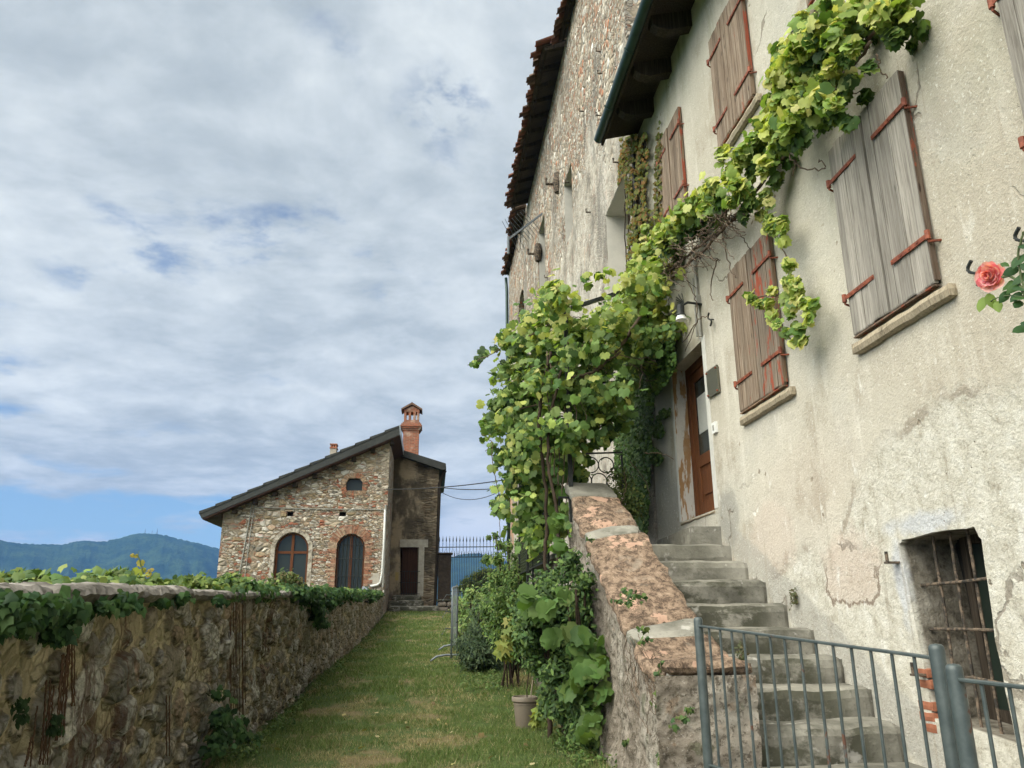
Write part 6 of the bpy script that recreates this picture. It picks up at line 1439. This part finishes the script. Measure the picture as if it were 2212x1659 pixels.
# --- climbing rose at the right edge with one pink bloom
rz_ = thing('climbing_rose', (3.2, 2.6, .3), 'climbing rose branch with one full pink bloom at the right edge', 'rose')
X_R = 2.55; Qr = lambda px, py: at(0, X_R, px, py)
mb = MB(); mb.tube(wob([Qr(2250, 800), Qr(2235, 720), Qr(2215, 640), Qr(2190, 600), Qr(2165, 598)], 6, .003, 1), .006, 6).tube(wob([Qr(2215, 640), Qr(2200, 560), Qr(2210, 500)], 6, .003, 2), .005, 6).tube(wob([Qr(2215, 640), Qr(2170, 640), Qr(2130, 655)], 6, .003, 3), .003, 5)
mb.tube(wob([(3.2, 2.2, .28), (3.0, 1.9, 1.2), tuple(Qr(2250, 800))], 6, .01, 4), .012, 6).build('stem', simple('rose_stem', (.07, .09, .035), .6), rz_)
ps = []; r = random.Random(9)
for x, y, s_ in ((2120, 655, .062), (2140, 648, .058), (2155, 660, .05), (2170, 640, .05), (2185, 585, .055), (2195, 565, .05), (2205, 600, .06), (2190, 620, .055), (2208, 640, .055), (2200, 655, .05), (2176, 615, .045), (2205, 560, .05), (2212, 530, .045), (2205, 710, .055), (2220, 700, .05), (2170, 570, .035), (2210, 620, .06), (2195, 640, .05), (2218, 575, .055)):
    c_ = r.choice([(.055, .12, .035), (.04, .095, .035), (.03, .075, .03)]) if x > 2165 else (.17, .25, .06)
    ps.append(leafset(np.array([Qr(x, y)]), np.array([[-.6, -.7, .3]])+rng.normal(0, .3, (1, 3)), np.array([s_*1.3]), np.array([c_]), tmpl(sym([(0, .58), (.2, .34), (.32, .05), (.27, -.25), (.08, -.45)]), .2, .25), (-.3, .4, -.8), .5))
V, F, C = join(ps); np_mesh('leaves', V, F, M['leaf'], rz_, C)
fc = np.array(Qr(2140, 596)); vd = unit(np.array([[-.85, -.35, -.25]]))[0]; ps = []
PET = tmpl(sym([(0, .50), (.28, .46), (.46, .22), (.44, -.10), (.24, -.42), (0, -.5)]), -.35, -.25)
for ring, (n, rad, op, s_) in enumerate(((5, .008, .25, .030), (8, .016, .5, .036), (11, .026, .8, .042), (14, .036, 1.1, .046), (14, .045, 1.6, .050))):
    for k in range(n):
        a = 2*math.pi*k/n+ring*.4; e1_ = np.cross(vd, [0, 0, 1]); e1_ /= np.linalg.norm(e1_); e2_ = np.cross(vd, e1_)
        rd = e1_*math.cos(a)+e2_*math.sin(a); rad_ = rad*rng.uniform(.75, 1.25); P = fc+rd*rad_+vd*(.028-ring*.008+rng.uniform(-.006, .006))
        rd = rd+rng.normal(0, .22, 3); tip = rd*op+vd*(1.2-op*.5); N = -rd*(1.3-op*.4)+vd*op
        c_ = np.array([(.78, .20, .26), (.86, .34, .38), (.90, .50, .52)][min(2, (ring+k) % 3)])
        ps.append(leafset(np.array([P]), np.array([N]), np.array([s_*rng.uniform(.9, 1.2)]), np.array([c_]), PET, tuple(tip), .08))
V, F, C = join(ps); b_ = np_mesh('bloom', V, F, M['petal'], rz_, C)

# --- small plants growing in the parapet and the stair
pi_ = thing('parapet_ivy', (1.6, 6.5, 1), 'small ivy tufts and dry tendrils clinging to the parapet face', 'ivy')
ps = []
for x, y, r_ in gpx(.3386, (1042.2, 1097), [(900, 540, 34), (950, 560, 34), (930, 600, 26), (1010, 565, 20), (870, 600, 16), (1020, 780, 20), (1030, 850, 20), (1140, 1000, 18), (1130, 1060, 18), (1150, 1100, 24), (1120, 1170, 22), (1130, 1260, 22), (1145, 1340, 26), (1160, 1420, 30), (1150, 1500, 24), (1200, 1400, 22), (1270, 1350, 20), (1140, 1580, 26), (1160, 1640, 26), (690, 200, 14), (690, 300, 16), (680, 420, 14), (910, 1500, 16), (1310, 1290, 12)]):
    p = at(0, 1.60, x, y); rr = spx(r_, p[1]); ps.append(cluster(p, (.05, rr, rr), int(12+2600*rr*rr), .040, [(.04, .08, .025), (.06, .11, .03), (.10, .14, .04)], IVY, face=(-.8, -.5, .3)))
for px, py in ((1716, 1290), (1595, 1440), (1600, 1415), (1345, 1290)):
    p = at(0, FX-.03 if px > 1650 else 2.2, px, py); ps.append(cluster(p, (.03, .06, .08), 90, .03, [(.06, .07, .03), (.09, .08, .04)], OVAL))
V, F, C = join(ps); np_mesh('foliage', V, F, M['ivy'], pi_, C)
mb = MB(); r = random.Random(21)
for k in range(26):
    x = r.uniform(900, 1130); y = r.uniform(800, 1200); q = []
    for t in range(8): q.append(tuple(at(0, 1.585, x*.3386+1042.2, y*.3386+1097))); x += r.uniform(-14, 30); y += r.uniform(20, 60)
    mb.tube(wob(q, 4, .004, k), .0028, 4)
mb.build('tendrils', M['twig'], pi_)

# ------------------------------------------------------------------ grass
def inside(x, y):
    return (x > -1.86) & (x < np.where(y > 11, 3.0, 1.50+0*y)) & ~((y > 35.1))
def blades(n, y0, y1, h, w, seed):
    rg = np.random.default_rng(seed); x = rg.uniform(-1.86, 3.1, n); y = y0+(y1-y0)*rg.uniform(0, 1, n); k = inside(x, y); x, y = x[k], y[k]
    dry = fbm(x*1.15+3, y*.9, 4, 77)+.22*np.exp(-((x-.75)/.7)**2-((y-13.6)/1.3)**2)+.12*np.exp(-((x-.6)/.9)**2-((y-7.6)/.8)**2); dense = fbm(x*3, y*3, 3, 21)
    keep = rg.random(len(x)) < np.clip(.35+(dense-.38)*3.2, .15, 1); x, y, dry, dense = x[keep], y[keep], dry[keep], dense[keep]; m_ = len(x)
    z = gz(x, y); hh = h*rg.uniform(.5, 1.4, m_)*np.where(dry > .54, .6, 1.0)*(.7+.7*dense); edge = (x > 1.25) | (x < -1.65) | (y < 8.2)*0; hh = hh*np.where(edge, 1.7, 1)
    a = rg.uniform(0, 6.283, m_); lx = rg.normal(0, .55, m_)*hh; ly = rg.normal(0, .55, m_)*hh
    P0 = np.stack([x-np.cos(a)*w/2, y-np.sin(a)*w/2, z-.005], 1); P1 = np.stack([x+np.cos(a)*w/2, y+np.sin(a)*w/2, z-.005], 1); P2 = np.stack([x+lx, y+ly, z+hh], 1)
    V = np.stack([P0, P1, P2], 1).reshape(-1, 3); F = np.arange(3*m_).reshape(-1, 3)
    g0_ = np.array([(.085, .135, .036), (.115, .165, .045), (.062, .10, .028), (.15, .185, .06)])[rg.integers(0, 4, m_)]; d0 = np.array([(.32, .26, .14), (.22, .185, .095), (.40, .33, .19)])[rg.integers(0, 3, m_)]
    f = np.clip((dry-.44)*5, .06, .8)*np.where(y > 14.5, .5, 1); C = np.where((rg.random(m_) < f)[:, None], d0, g0_)*rg.uniform(.8, 1.2, (m_, 1))*1.12
    return V, F, np.repeat(C, 3, 0)
V, F, C = join([blades(120000, 6.2, 12, .040, .0055, 1), blades(90000, 12, 20, .045, .010, 2), blades(50000, 20, 35.2, .055, .018, 3)])
gs = np_mesh('grass', V, F, M['grass'], None, C, smooth=False); tag(gs, 'short mown grass with dry straw patches covering the lawn path', 'grass', kind='stuff')
# strands of cut straw and a few fallen leaves lying on the lawn
rg = np.random.default_rng(5); n = 2600; y = 6.3+rg.random(n)**1.5*12; x = rg.uniform(-1.8, 1.9, n); k = inside(x, y); x, y = x[k], y[k]; m_ = len(x); z = gz(x, y)+.022; a = rg.uniform(0, 6.28, m_); L = rg.uniform(.04, .16, m_); w = .0028
dx1, dy1 = np.cos(a)*L, np.sin(a)*L; V = np.stack([np.stack([x, y-w, z], 1), np.stack([x, y+w, z], 1), np.stack([x+dx1, y+dy1, z+rg.uniform(-.01, .03, m_)], 1)], 1).reshape(-1, 3)
st_ = np_mesh('cut_straw', V, np.arange(3*m_).reshape(-1, 3), M['grass'], None, np.repeat(np.array([(.34, .29, .17)])*rg.uniform(.6, 1.2, (m_, 1)), 3, 0), smooth=False); tag(st_, 'dry cut straw strands scattered over the lawn', 'straw', kind='stuff')

# weeds at the wall foot and round the shrubs, a few leaves dropped on the grass
ps = []; rw = random.Random(40)
for k in range(190):
    if rw.random() < .62: x = -1.80+abs(rw.gauss(0, .07)); y = 6.4+rw.random()**1.4*24
    else: x = rw.uniform(1.05, 1.65) if rw.random() < .5 else rw.uniform(.5, 1.6); y = rw.uniform(7.0, 8.6) if x > 1.2 else rw.uniform(12.5, 16)
    ps.append(cluster((x, y, float(gz(x, y))+.05), (.09, .12, .06), 24, rw.uniform(.03, .05), [(.07, .12, .03), (.10, .16, .04), (.13, .17, .05), (.05, .09, .025)], OVAL, face=(.2, -.3, .8), tip=(0, 0, .5)))
for k in range(70):
    x = rw.uniform(-1.6, 1.5); y = rw.uniform(6.6, 15); ps.append(cluster((x, y, float(gz(x, y))+.035), (.01, .01, .004), 1, rw.uniform(.03, .06), [(.30, .26, .10), (.22, .25, .08), (.35, .30, .16), (.18, .12, .06)], GRAPE, face=(0, 0, 1), nr=.25))
V, F, C = join(ps); wd = np_mesh('weeds', V, F, M['ivy'], None, C); tag(wd, 'broad leaved weeds and fallen leaves along the wall foot and shrubs', 'weeds', kind='stuff')

# ------------------------------------------------------------------ haze
HZ = MB().box((-5700, -5700, -140), (5700, 5700, 520))
hm = bpy.data.materials.new('air'); hm.use_nodes = True; hm.node_tree.nodes.clear()
pv = hm.node_tree.nodes.new('ShaderNodeVolumePrincipled'); oo_ = hm.node_tree.nodes.new('ShaderNodeOutputMaterial')
pv.inputs['Color'].default_value = (.14, .35, .86, 1); pv.inputs['Density'].default_value = .00012; pv.inputs['Anisotropy'].default_value = 0
hm.node_tree.links.new(pv.outputs[0], oo_.inputs['Volume'])
tag(HZ.build('haze', hm), 'thin bluish air between the garden and the far hills', 'haze', kind='stuff')
